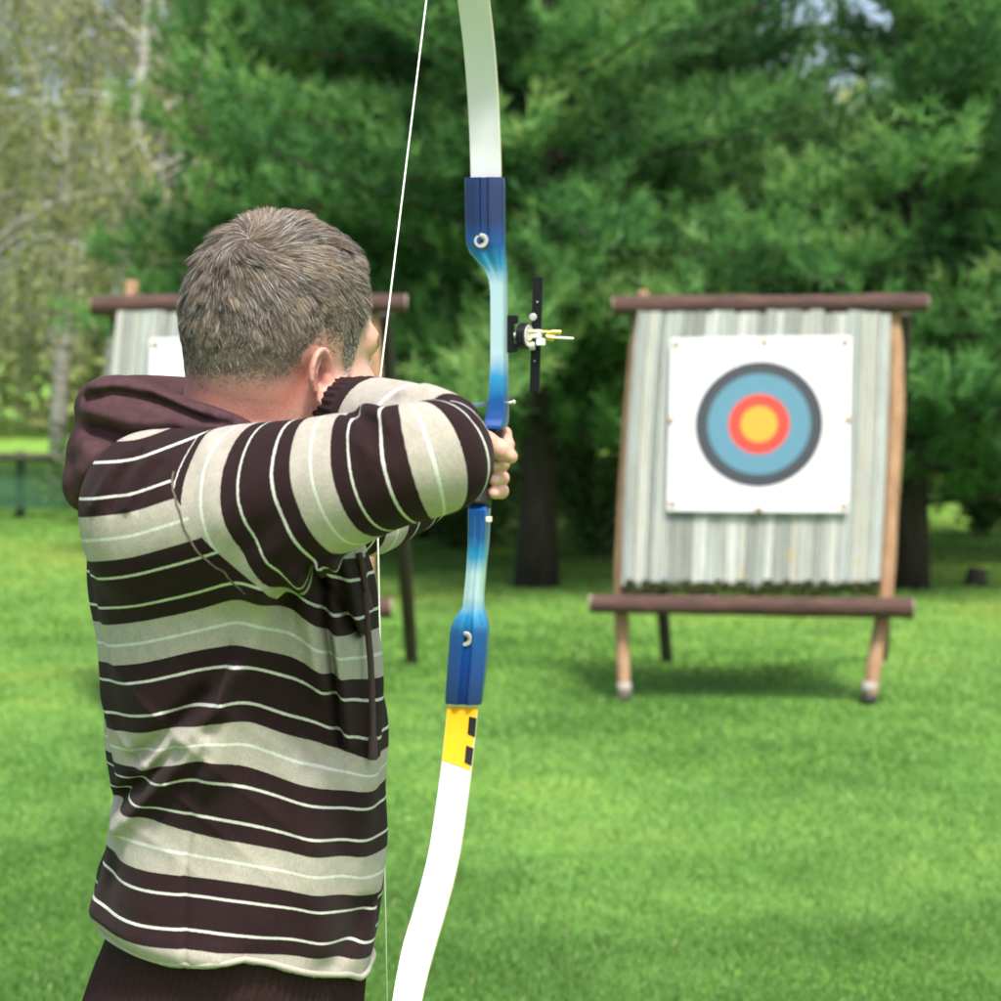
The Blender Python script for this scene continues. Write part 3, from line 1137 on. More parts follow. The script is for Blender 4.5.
V, Q = surf(jeans_sdf, (-.50, 2.20, .03), (-.08, 2.80, 1.02), .008)
m_jean = simple('dark_denim', (.022, .055, .070), .85, var=.35, scale=160, bmp=.25, spec=.2)
link('jeans', np_mesh('jeans', V, Q), m_jean, person)
m_shoe = simple('shoe_leather', (.05, .045, .04), .6, var=.2, scale=80, bmp=.1)
m_sole = simple('shoe_sole', (.45, .44, .42), .8, var=.1, scale=60)
for ax, ay in ((-.300, 2.330), (-.270, 2.660)):
    def shoe_sdf(p, ax=ax, ay=ay):
        d = cap(p, (ax - .03, ay, .065), (ax + .01, ay, .085), .050, .048)
        d = smin(d, ell(p, (ax + .10, ay + .01, .045), (.115, .050, .042)), .04)
        return np.maximum(d, .022 - p[:, 2])
    V, Q = surf(shoe_sdf, (ax - .12, ay - .09, .0), (ax + .26, ay + .10, .16), .006)
    sh = link('shoe', np_mesh('shoe', V, Q), m_shoe, person)
    mb = MB()
    ring = [(ax + .065 + .160 * math.cos(t), ay + .006 + .052 * math.sin(t)) for t in np.linspace(0, 2 * math.pi, 28, endpoint=False)]
    mb.loft([[(x, y, z) for x, y in ring] for z in (.0, .026)], smooth=False)
    mb.build('sole', m_sole, sh)

# ================================================================== THE BOW
bow = empty('recurve_bow', (-.027, 3.16, .0))
tag(bow, 'blue and white recurve bow gripped in the fist with its string drawn back', 'bow')
BY = 3.135


def riser_pt(px, py, a):
    """belly-side point at photo pixel, then a metres towards the target"""
    return w3(px, py, BY) + AIM * a


# py, left px, right px, depth, ridge height, belly offset
RIS = [(177.5, 464.5, 503, .030, .0040, .0), (182, 464, 503.5, .032, .0040, .0), (210, 464.3, 503.5, .034, .0040, .0), (232, 464.8, 503.5, .036, .0038, .0), (244, 465.5, 503.2, .038, .003, .0), (253, 469, 503, .040, .002, .001),
       (262, 477, 503, .042, .001, .002), (271, 484.2, 503, .044, .0005, .003), (280, 487.8, 503, .044, .0, .003), (292, 489.2, 503, .044, 0, .003), (320, 489.4, 503, .044, 0, .003), (350, 489.4, 503, .044, 0, .003), (372, 489.2, 503.5, .044, 0, .002),
       (394, 488, 504, .046, 0, .001), (410, 486.2, 504.3, .048, 0, .0), (420, 484.5, 504.3, .050, 0, -.002), (426, 481.5, 503.5, .052, 0, -.006), (428.5, 482, 502, .052, 0, -.006), (430, 484, 497, .046, 0, .006),
       (436, 477, 492, .018, 0, .022), (470, 472, 487, .018, 0, .022), (500, 469, 484, .022, 0, .018), (510, 467.6, 486, .046, 0, -.002), (525, 467.6, 486, .044, .001, .0), (545, 467.2, 485, .042, .0015, .0), (570, 465.6, 482.5, .040, .0015, .0), (596, 463, 480.5, .040, .0015, .0),
       (608, 461.5, 481, .040, .0015, .0), (614, 457.5, 482.5, .040, .0025, .0), (620, 453.5, 484.5, .040, .0035, .0), (627, 450.5, 486.3, .040, .004, .0), (634, 449.2, 486.6, .040, .004, .0), (655, 447.7, 485.6, .038, .004, .0), (680, 445.8, 483.2, .035, .004, .0), (699, 444.4, 481.2, .032, .004, .0), (704, 444.6, 480.8, .030, .004, .0)]


def riser_mesh():
    T = np.array(RIS, float)
    ys = np.concatenate([np.linspace(T[i, 0], T[i + 1, 0], 4, endpoint=False) for i in range(len(T) - 1)] + [[T[-1, 0]]])
    rings, sv = [], []
    for y in ys:
        L, Rr, dep, g, off = [np.interp(y, T[:, 0], T[:, i]) for i in range(1, 6)]
        wpx = Rr - L
        sc = BY / F
        prof = [(.0, .0035), (.06, .0), (.20, .0), (.27, -g), (.40, -g), (.44, -g * .15), (.60, -g * .15), (.64, -g), (.76, -g), (.83, .0), (.94, .0), (1., .0035),
                (1.0, dep * .55), (.97, dep - .004), (.90, dep), (.10, dep), (.03, dep - .004), (.0, dep * .55)]
        base = w3(L, y, BY)
        rings.append([base + WID * (fr_ * wpx * sc) + AIM * (a + off) for fr_, a in prof])
        sv += [y] * len(prof)
    mb = MB()
    mb.loft(rings)
    return mb, sv


mb, sv = riser_mesh()
ro = mb.build('riser', None, bow, sharp=50)
add_attr(ro.data, 'len', (np.array(sv) - 178) / 527)
m_riser, nt, b = new_mat('airbrushed_blue_lacquer')
NAVY, BLUE, CYAN, PALE = (.002, .018, .085), (.002, .062, .230), (.018, .215, .420), (.33, .47, .52)
pos = lambda y: (y - 178) / 527
st = [(pos(178), NAVY), (pos(222), NAVY), (pos(246), BLUE), (pos(264), CYAN), (pos(286), PALE), (pos(352), PALE), (pos(378), CYAN), (pos(400), BLUE), (pos(428), (.006, .05, .22)),
      (pos(512), (.006, .06, .25)), (pos(538), BLUE), (pos(556), CYAN), (pos(574), PALE), (pos(596), PALE), (pos(614), CYAN), (pos(634), BLUE), (pos(668), (.005, .04, .20)), (pos(705), NAVY)]
nn = nt.nodes.new('ShaderNodeMath'); nn.operation = 'MULTIPLY_ADD'
nt.links.new(noise(nt, 30, 2), nn.inputs[0]); nn.inputs[1].default_value = .03
nt.links.new(attr(nt, 'len'), nn.inputs[2])
n2 = nt.nodes.new('ShaderNodeMath'); n2.operation = 'SUBTRACT'; n2.inputs[1].default_value = .015
nt.links.new(nn.outputs[0], n2.inputs[0])
nt.links.new(ramp(nt, n2.outputs[0], st), b.inputs['Base Color'])
b.inputs['Roughness'].default_value = .3
b.inputs['Coat Weight'].default_value = .25
b.inputs['Coat Roughness'].default_value = .08
ro.data.materials.append(m_riser)

m_black = simple('black_anodised', (.004, .004, .005), .4, var=.2, scale=90, spec=.3)
m_rubber = simple('black_grip_rubber', (.006, .006, .006), .6, var=.3, scale=200, bmp=.2)
m_steel = simple('polished_steel', (.50, .50, .48), .3, metal=.35, var=.08, scale=60)
m_brass = simple('brass', (.72, .48, .12), .28, metal=.9, var=.12, scale=80)
m_clear = simple('pale_nylon', (.66, .68, .66), .3, var=.1, scale=60)
# grip sleeve
mb = MB()
gpts = [(483, 431, .0175, .000), (479, 445, .0165, .008), (477, 470, .0165, .008), (475.5, 495, .0175, .000), (475.5, 507, .018, -.004)]
P = catmull([(*riser_pt(x, y, .022 + o), r) for x, y, r, o in gpts], 5)
mb.tube(P[:, :3], list(P[:, 3]), seg=18, squash=1.45, up=tuple(AIM))
mb.build('grip', m_rubber, bow)
# small pale index plate under the grip
mb = MB(); mb.box(riser_pt(487.2, 519.5, .004), (WID, AIM, (0, 0, 1)), (.0052, .006, .0035), .0008)
mb.build('index_plate', simple('cream_plate', (.75, .70, .50), .5, var=.05), bow)
# limb bolts
for x, y in ((482, 241), (466, 638.5)):
    c = riser_pt(x, y, -.0035)
    mb = MB()
    rr = [(.0, .0102), (-.003, .0102), (-.0042, .0092), (-.0042, .0062), (-.0020, .0056)]
    mb.loft([[c + AIM * a + WID * r * math.cos(t) + np.array([0, 0, 1]) * r * math.sin(t) for t in np.linspace(0, 2 * math.pi, 24, endpoint=False)] for a, r in rr])
    bo = mb.build('limb_bolt', m_steel, bow, sharp=40)
    mb = MB()
    mb.loft([[c + AIM * a + WID * r * math.cos(t) + np.array([0, 0, 1]) * r * math.sin(t) for t in np.linspace(0, 2 * math.pi, 6, endpoint=False)] for a, r in ((-.0015, .0036), (-.0030, .0036), (-.0031, .0034))])
    mb.build('hex_socket', m_black, bo)


# limbs
def limb(path, width, name, thick=(.0085, .006)):
    """path rows: centre of the belly face"""
    P = catmull(path, 10)
    n = len(P)
    s = arc(np.c_[P, np.zeros(n)])
    mb = MB()
    rings, A, T = [], [], []
    for i in range(n):
        t = P[min(i + 1, n - 1)] - P[max(i - 1, 0)]
        t /= np.linalg.norm(t)
        w = WID - t * np.dot(WID, t); w /= np.linalg.norm(w)
        nrm = np.cross(w, t); nrm /= np.linalg.norm(nrm)
        if np.dot(nrm, AIM) < 0: nrm = -nrm
        hw = np.interp(s[i] / s[-1], [0, .55, .85, 1], [width / 2, width / 2, width * .36, width * .2])
        th = np.interp(s[i] / s[-1], [0, 1], thick)
        prof = [(-1, .0012), (-.95, 0), (-.5, 0), (0, 0), (.5, 0), (.95, 0), (1, .0012), (1, th - .0012), (.95, th), (-.95, th), (-1, th - .0012)]
        rings.append([P[i] + w * hw * a + nrm * d for a, d in prof])
        A += [s[i]] * len(prof); T += [a * hw for a, _ in prof]
    mb.loft(rings)
    o = mb.build(name, None, bow, sharp=40)
    add_attr(o.data, 'along', A); add_attr(o.data, 'across', T)
    edge = np.array([0 if d < .0011 else 1 for _ in range(n) for a, d in prof])
    add_attr(o.data, 'edge', edge)
    return o, P


up_path = [w3(485.0, 188, 3.139), w3(485.5, 174, 3.137), w3(484.6, 140, 3.131), w3(482.8, 100, 3.117), w3(479.0, 50, 3.085), w3(473.2, 0, 3.045), w3(466, -60, 2.995), w3(459, -130, 2.955), w3(455, -195, 2.93), w3(455, -232, 2.935)]
lo_path = [w3(463.6, 694, 3.139), w3(460, 730, 3.130), w3(456, 768, 3.113), w3(451, 806, 3.090), w3(445, 846, 3.056), w3(437, 882, 3.012), w3(427.8, 915, 2.965), w3(417.5, 950, 2.912), w3(406.8, 1000, 2.852), w3(399, 1060, 2.808), w3(394, 1125, 2.78), w3(391, 1185, 2.77)]
ul, UP = limb(up_path, .0425, 'limb')
ll, LP = limb(lo_path, .0425, 'limb')
m_limb, nt, b = new_mat('white_limb_laminate')
nz = noise(nt, 14, 3, stretch=(1, 1, .2))
c0 = ramp(nt, nz, [(.3, (.60, .59, .65)), (.7, (.66, .65, .71))])
c1 = mixc(nt, attr(nt, 'edge'), c0, (.55, .50, .30))
nt.links.new(c1, b.inputs['Base Color'])
b.inputs['Roughness'].default_value = .3
b.inputs['Coat Weight'].default_value = .3
ul.data.materials.append(m_limb)
ll.data.materials.append(m_limb)
# printed yellow field with two black blocks on the lower limb
mdat = {}
def limb_patch(name, poly, mat, lift):
    """flat printed patch laid on the lower limb's belly; poly in photo pixels"""
    PP = np.array(LP)
    zz = PP[:, 2]
    n = 14
    V, Fs = [], []
    (x0, y0), (x1, y1), (x2, y2), (x3, y3) = poly            # tl, tr, br, bl
    for i in range(n + 1):
        t = i / n
        row = []
        for j in range(5):
            u = j / 4
            px = (x0 + (x1 - x0) * u) * (1 - t) + (x3 + (x2 - x3) * u) * t
            py = (y0 + (y1 - y0) * u) * (1 - t) + (y3 + (y2 - y3) * u) * t
            Y = 3.12
            for _ in range(4):
                z = EYE - (py - HOR) / F * Y
                k = len(zz) - 1 - np.searchsorted(zz[::-1], z)
                k = min(max(k, 0), len(zz) - 2)
                cpt = PP[k] + (PP[k + 1] - PP[k]) * np.clip((zz[k] - z) / (zz[k] - zz[k + 1] + 1e-9), 0, 1)
                x = (px - 500.5) / F * Y
                Y = cpt[1] + (x - cpt[0]) / WID[0] * WID[1]
            V.append((x, Y - lift, z))
    for i in range(n):
        for j in range(4):
            Fs.append((i * 5 + j, i * 5 + j + 1, i * 5 + j + 6, i * 5 + j + 5))
    mb = MB(); mb.add(V, Fs)
    return mb.build(name, mat, ll)


m_yel = simple('yellow_print', (.80, .39, .008), .35, var=.05, scale=30)
m_blk = simple('black_print', (.010, .010, .010), .35, var=.1, scale=30)
yf = limb_patch('yellow_band', [(447.6, 706), (477.6, 706), (470.4, 770.5), (442.4, 760)], m_yel, .0010)
for poly in ([(469.2, 716), (476.6, 718), (474.8, 737), (467.6, 733.5)], [(466.2, 745), (473.6, 748), (471.6, 765.5), (464.4, 762)]):
    limb_patch('black_block', poly, m_blk, .0022)
mb = MB(); mb.box(w3(462.8, 704.8, 3.136), (WID, AIM, (0, 0, 1)), (.0200, .003, .0022), .0006)
mb.build('limb_butt', m_clear, bow)

# string
TU, TL = UP[-2] + AIM * -.004, LP[-2] + AIM * -.004
m_str = simple('white_bowstring', (.72, .74, .68), .7, var=.2, scale=600)
m_srv = simple('dark_green_serving', (.015, .06, .05), .6, var=.3, scale=500)
mb = MB()
mb.tube([TU, TU + (NOCK - TU) * .5, NOCK, NOCK + (TL - NOCK) * .5, TL],   .00115, seg=6)
st_ = mb.build('bowstring', m_str, bow)
for a, b_, t0, t1 in ((NOCK, TU, .0, .052), (NOCK, TL, .0, .075), (TL, NOCK, .0, .19), (TU, NOCK, 0., .12)):
    mb = MB(); mb.tube([a + (b_ - a) * t0, a + (b_ - a) * t1], .0017, seg=6)
    mb.build('serving', m_srv, st_)

# sight
SY = 3.175
sight = MB()
UPV = np.array([0, 0, 1.])
sight.box(w3(511, 334, SY), (WID, AIM, UPV), (.0045, .008, .026), .0012)
sight.box(w3(514.5, 319.5, SY), (WID, AIM, UPV), (.0050, .007, .0058), .0012)
sight.box(w3(514.5, 348, SY), (WID, AIM, UPV), (.0050, .007, .0055), .0012)
so = sight.build('bow_sight', m_black, bow, sharp=30)


def disc(c, axis, r, half, mat, name, parent, seg=24, rim=.001):
    mb = MB()
    c = np.array(c); axis = np.array(axis) / np.linalg.norm(axis)
    x = np.cross(axis, (0, 0, 1.)); x /= np.linalg.norm(x); y = np.cross(axis, x)
    mb.loft([[c + axis * a + x * q * math.cos(t) + y * q * math.sin(t) for t in np.linspace(0, 2 * math.pi, seg, endpoint=False)]
             for a, q in ((-half, r - rim), (-half + rim, r), (half - rim, r), (half, r - rim))])
    return mb.build(name, mat, parent, sharp=35)


disc(w3(518, 336, SY), WID, .0055, .008, m_steel, 'thumb_screw', so)
disc(w3(524.5, 336, SY), WID + AIM * -.25, .0185, .0058, m_black, 'dial', so, seg=32)
disc(w3(528.8, 336, SY), WID + AIM * -.25, .0160, .0012, m_steel, 'dial_face', so, seg=32)
tilt = np.array([.030, 0, 1.]); tilt /= np.linalg.norm(tilt)
mb = MB(); mb.box(w3(536.3, 334.5, SY + .018), (WID, AIM, tilt), (.0068, .003, .080), .0010)
ba = mb.build('sight_bar', m_black, so, sharp=30)
for y in (302, 361):
    disc(w3(537.3 if y < 330 else 534.6, y, SY + .0135), AIM, .0012, .0012, m_steel, 'bar_screw', so, seg=10, rim=.0003)
mb = MB()
mb.box(w3(535.5, 334, SY + .006), (WID, AIM, UPV), (.0085, .007, .0060), .0012)
mb.box(w3(541, 342, SY + .004), (WID, AIM, UPV), (.0062, .006, .0050), .0012)
mb.build('carriage', m_clear, so, sharp=30)
disc(w3(533, 317, SY + .004), AIM, .0052, .003, m_steel, 'lock_screw', so, seg=18)
disc(w3(532, 346, SY + .002), WID, .0060, .0040, m_steel, 'lock_screw', so, seg=18)
for a, b_, r, mt, nm in (((528, 331.5), (552, 332.2), .0021, m_brass, 'brass_rod'), ((552, 332.2), (561, 332.4), .0035, m_brass, 'brass_tip'), ((546, 337), (554, 338.5), .0046, m_brass, 'brass_nut'), ((553, 337.5), (573.5, 338.5), .0018, m_clear, 'sight_pin'),
                         ((526, 340), (531, 340), .0035, m_brass, 'brass_nut')):
    mb = MB(); mb.tube([w3(*a, SY), w3(*b_, SY)], r, seg=12); mb.build(nm, mt, so, sharp=40)
# plunger and clicker screws
disc(riser_pt(497.0, 408, .0005), AIM, .0052, .002, m_steel, 'plunger_washer', bow, seg=18)
mb = MB(); mb.tube([riser_pt(504, 403.5, .020), riser_pt(511, 402.5, .020)], .0022, seg=10); mb.ball(riser_pt(511, 402.5, .020), .0034, 10)
mb.build('plunger', m_steel, bow)
mb = MB(); mb.tube([riser_pt(489, 411, .015), riser_pt(486.5, 404, .018), riser_pt(485, 408, .022)], .0009, seg=6)
mb.build('arrow_rest', m_steel, bow)

# ================================================================== THE ARROW
REST = w3(485.0, 404.2, 3.155)
adir = (REST - NOCK) / np.linalg.norm(REST - NOCK)
TIP = REST + adir * .055
arrow = empty('arrow', tuple(NOCK))
tag(arrow, 'thin silver-blue arrow nocked on the string beside the blue riser', 'arrow')
m_shaft = simple('silver_arrow_shaft', (.34, .47, .55), .3, metal=.6, var=.1, scale=50)
m_fletch = simple('blue_vane', (.02, .10, .35), .5, var=.1)
mb = MB(); mb.tube([NOCK + adir * .012, TIP], .0031, seg=12); mb.build('shaft', m_shaft, arrow)
mb = MB(); mb.tube([TIP, TIP + adir * .010, TIP + adir * .026], [.0032, .0030, .0004], seg=12); mb.build('point', m_steel, arrow)
mb = MB(); mb.tube([NOCK - adir * .006, NOCK + adir * .016], [.0034, .0030], seg=10); mb.build('nock', m_blk, arrow)
for k in range(3):
    an = 2 * math.pi * k / 3 + .3
    x = np.cross(adir, (0, 0, 1.)); x /= np.linalg.norm(x); y = np.cross(x, adir)
    o = x * math.cos(an) + y * math.sin(an); s = np.cross(adir, o)
    pr = [(.030, .002), (.036, .011), (.070, .009), (.082, .002)]
    mb = MB()
    V = [NOCK + adir * a + o * h + s * q for q in (-.0004, .0004) for a, h in pr]
    mb.add(V, [(0, 1, 2, 3), (7, 6, 5, 4), (0, 4, 5, 1), (1, 5, 6, 2), (2, 6, 7, 3), (3, 7, 4, 0)], False)
    mb.build('vane', m_fletch, arrow)

# ================================================================== TARGET STANDS
m_post, nt, b = new_mat('stripped_pole_wood')
n1 = noise(nt, 9, 5, .65, stretch=(4, 4, .5))
n2 = noise(nt, 60, 3, .6, stretch=(3, 3, .25))
c = ramp(nt, n1, [(.25, (.20, .095, .050)), (.5, (.31, .180, .095)), (.75, (.39, .260, .160))])
c = mixc(nt, .5, c, ramp(nt, n2, [(.3, (.35, .35, .35)), (.7, (.62, .62, .62))]), 'OVERLAY')
nt.links.new(c, b.inputs['Base Color']); b.inputs['Roughness'].default_value = .75; bump(nt, b, n2, .4, .006)
m_bark, nt, b = new_mat('dark_bark_log')
n1 = noise(nt, 14, 6, .7, stretch=(.5, 3, 3))
c = ramp(nt, n1, [(.25, (.022, .012, .010)), (.5, (.066, .032, .025)), (.75, (.125, .066, .050))])
nt.links.new(c, b.inputs['Base Color']); b.inputs['Roughness'].default_value = .85; bump(nt, b, n1, .8, .012)
m_dpost = simple('dark_creosoted_pole', (.035, .028, .018), .8, var=.5, scale=25, bmp=.5, stretch=(3, 3, .4))
m_end = simple('sawn_log_end', (.40, .33, .25), .85, var=.2, scale=60)
m_foot = simple('black_foot_cap', (.02, .02, .022), .7, var=.2)
m_wpaint = simple('pale_worn_paint', (.30, .28, .25), .8, var=.2, scale=40, bmp=.2)
m_slat, nt, b = new_mat('weathered_grey_slats')
n1 = noise(nt, 5, 8, .75, stretch=(9, 1, .8))
n2 = noise(nt, 2.2, 3, .6)
c = ramp(nt, n1, [(.22, (.14, .145, .135)), (.40, (.27, .285, .275)), (.6, (.34, .36, .35)), (.8, (.42, .445, .435))])
tint = ramp(nt, attr(nt, 'rnd'), [(0, (.26, .27, .25)), (.3, (.46, .48, .47)), (.65, (.53, .50, .44)), (1, (.66, .67, .67))])
c = mixc(nt, .9, c, tint, 'OVERLAY')
lich = ramp(nt, noise(nt, 9, 4, .7, stretch=(2, 2, .7)), [(.60, (0, 0, 0)), (.72, (1, 1, 1))])
low = nt.nodes.new('ShaderNodeMath'); low.operation = 'MULTIPLY'
nt.links.new(lich, low.inputs[0]); nt.links.new(attr(nt, 'low'), low.inputs[1])
c = mixc(nt, low.outputs[0], c, (.36, .29, .10))
nt.links.new(c, b.inputs['Base Color']); b.inputs['Roughness'].default_value = .85; bump(nt, b, n1, .6, .004)
m_moss = simple('moss', (.045, .060, .012), .95, var=.6, scale=40)
m_paper, nt, b = new_mat('target_paper')
c = ramp(nt, noise(nt, 6, 3), [(.3, (.56, .57, .59)), (.7, (.63, .64, .65))])
nt.links.new(c, b.inputs['Base Color']); b.inputs['Roughness'].default_value = .6; bump(nt, b, noise(nt, 3, 2), .25, .02)
MR = {k: simple('ring_' + k, c, .6, var=.04, scale=20) for k, c in (('dark_grey', (.020, .026, .036)), ('light_blue', (.058, .175, .245)), ('red', (.47, .030, .012)), ('yellow', (.47, .255, .010)))}
m_pin = simple('wooden_pin', (.40, .28, .19), .7, var=.3)
m_ink = simple('pale_blue_print', (.45, .62, .74), .6, var=.1)
m_ink2 = simple('grey_print', (.38, .40, .44), .6, var=.1)


def log(pts, rad, mat, parent, name, seg=16, seed=0, lump=.06):
    r_ = random.Random(seed)
    P = catmull(np.array([(*p, r) for p, r in zip(pts, rad)]), 8)
    ph = [r_.uniform(0, 6) for _ in range(6)]
    mb = MB()
    mb.tube(P[:, :3], list(P[:, 3]), seg=seg, rfun=lambda i, a: 1 + lump * (math.sin(2 * a + ph[0] + .13 * i) * .5 + math.sin(3 * a + ph[1] - .21 * i) * .4 + math.sin(.9 * i + ph[2]) * .5 + math.sin(.37 * i + a + ph[3]) * .6))
    return mb.build(name, mat, parent, sharp=60)


def stand(Y0, dx, sc, lab, plab, seed, ends, inl=0., poke=291.):
    """dx: photo-column shift of the whole stand against the right-hand one; Y0: distance of its front feet"""
    r_ = random.Random(seed)
    rn = np.random.default_rng(seed)
    q = lambda px, py, Y=None, back=0: w3(px * 1.0 + dx, py, (Y or Y0) + back)
    lean = lambda py: Y0 + .34 * np.clip((705 - py) / 400, 0, 1.1)
    pt = lambda px, py, o=0: w3(px + dx, py, lean(py) + o)
    c0 = q(760, 705)
    root = empty('target_stand', (c0[0], c0[1] + .6, 0))
    tag(root, lab, 'target stand', 'archery target stands on the lawn')
    # front posts
    for pl in ([(624.5, 700), (622.5, 650), (621, 600), (624, 520), (629, 430), (636, 350), (644, poke)], [(869, 702), (875, 660), (884, 605), (890, 520), (895, 430), (895, 360), (891, 296)]):
        lft = pl[0][0] < 700
        pts = [pt(x + (inl if lft else 0), y, .02) for x, y in pl]
        pts[0][2] = .035
        wk = .80 if lft else .93
        lg = log(pts, [q_ * wk for q_ in (.040, .040, .042, .042, .043, .043, .040)], m_post, root, 'front_post', seed=seed + int(pl[0][0]))
        mb = MB(); mb.tube([(pts[0][0], pts[0][1], -.01), (pts[0][0], pts[0][1], .040)], [.038 * wk, .041 * wk], seg=14); mb.build('foot_cap', m_foot, lg)
        d_ = (pts[1] - pts[0]) / np.linalg.norm(pts[1] - pts[0])
        mb = MB(); mb.tube([pts[0] + d_ * .006, pts[0] + d_ * .055], [.0425 * wk, .0420 * wk], seg=14); mb.build('foot_sleeve', m_wpaint, lg)
    # back legs
    for fx, tx in ((.30, 637), (.30, 905)):
        top = w3(tx + dx, 312, lean(312) + .13)
        fpx = 624.5 if tx < 700 else 869
        ft = q(fpx, 705); ft = np.array([ft[0] + ends, Y0 + 1.50, -.01])
        log([ft, ft * .5 + top * .5, top], [.034, .036, .038], m_dpost, root, 'back_leg', seed=seed + tx)
    # top log and lower rail
    for nm, pl, rr, o in (('top_log', [(613, 306), (690, 305), (770, 305), (850, 303.5), (927, 303)], [.047, .050, .047, .046, .044], -.040), ('lower_rail', [(590, 603.5), (670, 605), (760, 606), (850, 607.5), (912, 608)], [.044, .046, .046, .047, .048], -.085)):
        pts = [pt(x + (inl * 4.2 if (nm == 'lower_rail' and x < 600) else 0), y, o) for x, y in pl]
        lg = log(pts, rr, m_bark, root, nm, seed=seed + len(nm), lump=.05)
        for s in (0, -1):
            d_ = pts[s] - pts[1 if s == 0 else -2]; d_ /= np.linalg.norm(d_)
            mb = MB(); mb.tube([pts[s] - d_ * .004, pts[s] + d_ * .004], rr[s] * .93, seg=16)
            mb.build('log_end', m_end, lg)
    # board of upright slats
    Ltop, Rtop, Lbot, Rbot = 638, 891, 621, 880
    ns = 34
    cuts = np.cumsum(rn.uniform(.45, 1.7, ns)); cuts = np.concatenate([[0], cuts]) / cuts[-1]
    V, Fs, rv, lowv = [], [], [], []
    for i in range(ns):
        a, b_ = cuts[i] + .0009, cuts[i + 1] - .0009
        o = rn.uniform(-.005, .003)
        ty, by = 311 + rn.uniform(-2, 3), 583 + rn.uniform(-4, 5)
        rv_ = rn.random()
        nseg = 10
        ring = []
        for k in range(nseg + 1):
            t = k / nseg
            y = ty + (by - ty) * t
            xl = (Ltop + (Lbot - Ltop) * t ** .8); xr = (Rtop + (Rbot - Rtop) * t)
            bul = 3.0 * math.sin(math.pi * t)
            for f_, dep in ((a, .003), (a + .002, 0), (b_ - .002, 0), (b_, .003), (b_, .10), (a, .10)):
                px = xl + (xr - xl) * f_ + (bul * (f_ - .5))
                p = pt(px, y, -.075 + o * (.6 + .4 * math.sin(3 * t + i)) + dep)
                ring.append(p)
        s = len(V); V += ring
        for k in range(nseg):
            for j in range(6):
                l = (j + 1) % 6
                Fs.append((s + k * 6 + j, s + k * 6 + l, s + k * 6 + 6 + l, s + k * 6 + 6 + j))
        Fs.append(tuple(s + j for j in range(6))[::-1]); Fs.append(tuple(s + nseg * 6 + j for j in range(6)))
        rv += [rv_] * len(ring)
        lowv += [np.clip((k // 6) / nseg * 1.8 - .7, .1, 1) for k in range(len(ring))]
    mb = MB(); mb.add(V, Fs, False)
    bo = mb.build('slat_board', m_slat, root)
    add_attr(bo.data, 'rnd', rv); add_attr(bo.data, 'low', lowv)
    # moss hanging along the board's lower edge
    n = 15000
    u = rn.random(n); px = Lbot + 6 + (Rbot - Lbot - 12) * u
    py = 582 + rn.normal(0, 1.2, n) + (7 + 3 * np.sin(px * .11) + 2 * np.sin(px * .31)) * rn.random(n)
    base = np.array([pt(x, y, rn.uniform(-.085, .06)) for x, y in zip(px, py)])
    dv = np.stack([rn.normal(0, .5, n), rn.normal(0, .5, n), -rn.random(n)], 1); dv /= np.linalg.norm(dv, axis=1, keepdims=True)
    sd = np.cross(dv, rn.normal(size=(n, 3))); sd /= np.linalg.norm(sd, axis=1, keepdims=True)
    ln_ = rn.uniform(.012, .032, n)[:, None]
    Vm = np.concatenate([base - sd * .005, base + sd * .005, base + dv * ln_], 1).reshape(-1, 3)
    mo = link('moss_edge', np_mesh('moss_edge', Vm - 0, np.arange(n * 3).reshape(-1, 3)), m_moss, root)
    # paper target, pinned on the board
    pc = pt(760, 424.5, -.112)
    pap = empty('paper_target', tuple(pt(757, 512, -.112)))
    tag(pap, plab, 'target')
    nx = 24
    V, Fs = [], []
    cor = [(671, 338.5), (851.5, 336), (848.5, 512), (667, 510.5)]
    def pp(u, t, o=0.):
        x = (cor[0][0] + (cor[1][0] - cor[0][0]) * u) * (1 - t) + (cor[3][0] + (cor[2][0] - cor[3][0]) * u) * t
        y = (cor[0][1] + (cor[1][1] - cor[0][1]) * u) * (1 - t) + (cor[3][1] + (cor[2][1] - cor[3][1]) * u) * t
        y += 1.5 * math.sin(math.pi * u) * (t - .5) * .8
        wv_ = .0035 * math.sin(7 * u + 3 * t + seed) * math.sin(math.pi * u) + .006 * (1 - abs(2 * u - 1)) * math.sin(5 * t + 1) * .5
        return pt(x, y, -.112 + wv_ + o)
    for sgn in (0, .0016):
        for i in range(nx + 1):
            for j in range(nx + 1):
                V.append(pp(i / nx, j / nx, sgn))
    m_ = (nx + 1) ** 2
    for i in range(nx):
        for j in range(nx):
            a = i * (nx + 1) + j
            Fs.append((a, a + 1, a + nx + 2, a + nx + 1))
            Fs.append((m_ + a, m_ + a + nx + 1, m_ + a + nx + 2, m_ + a + 1))
    mb = MB(); mb.add(V, Fs); mb.build('sheet', m_paper, pap)
    # rings, each lying just proud of the sheet
    cu, ct, ru, rt = .498, .499, 1 / 180.5, 1 / 173.
    for nm, r0, r1, lf in (('dark_grey', 52, 64.5, .002), ('light_blue', 31, 52, .002), ('red', 18.5, 31, .002), ('yellow', 0, 18.5, .002)):
        V, Fs = [], []
        nr = 3
        for k in range(nr + 1):
            rr = r0 + (r1 - r0) * k / nr
            for j in range(64):
                t = 2 * math.pi * j / 64
                V.append(pp(cu + rr * .99 * math.cos(t) * ru, ct + rr * .96 * math.sin(t) * rt, -.0022))
        for k in range(nr):
            for j in range(64):
                l = (j + 1) % 64
                Fs.append((k * 64 + j, k * 64 + l, k * 64 + 64 + l, k * 64 + 64 + j))
        mb = MB(); mb.add(V, Fs); mb.build(nm + '_ring' if nm != 'yellow' else 'yellow_centre', MR[nm], pap)
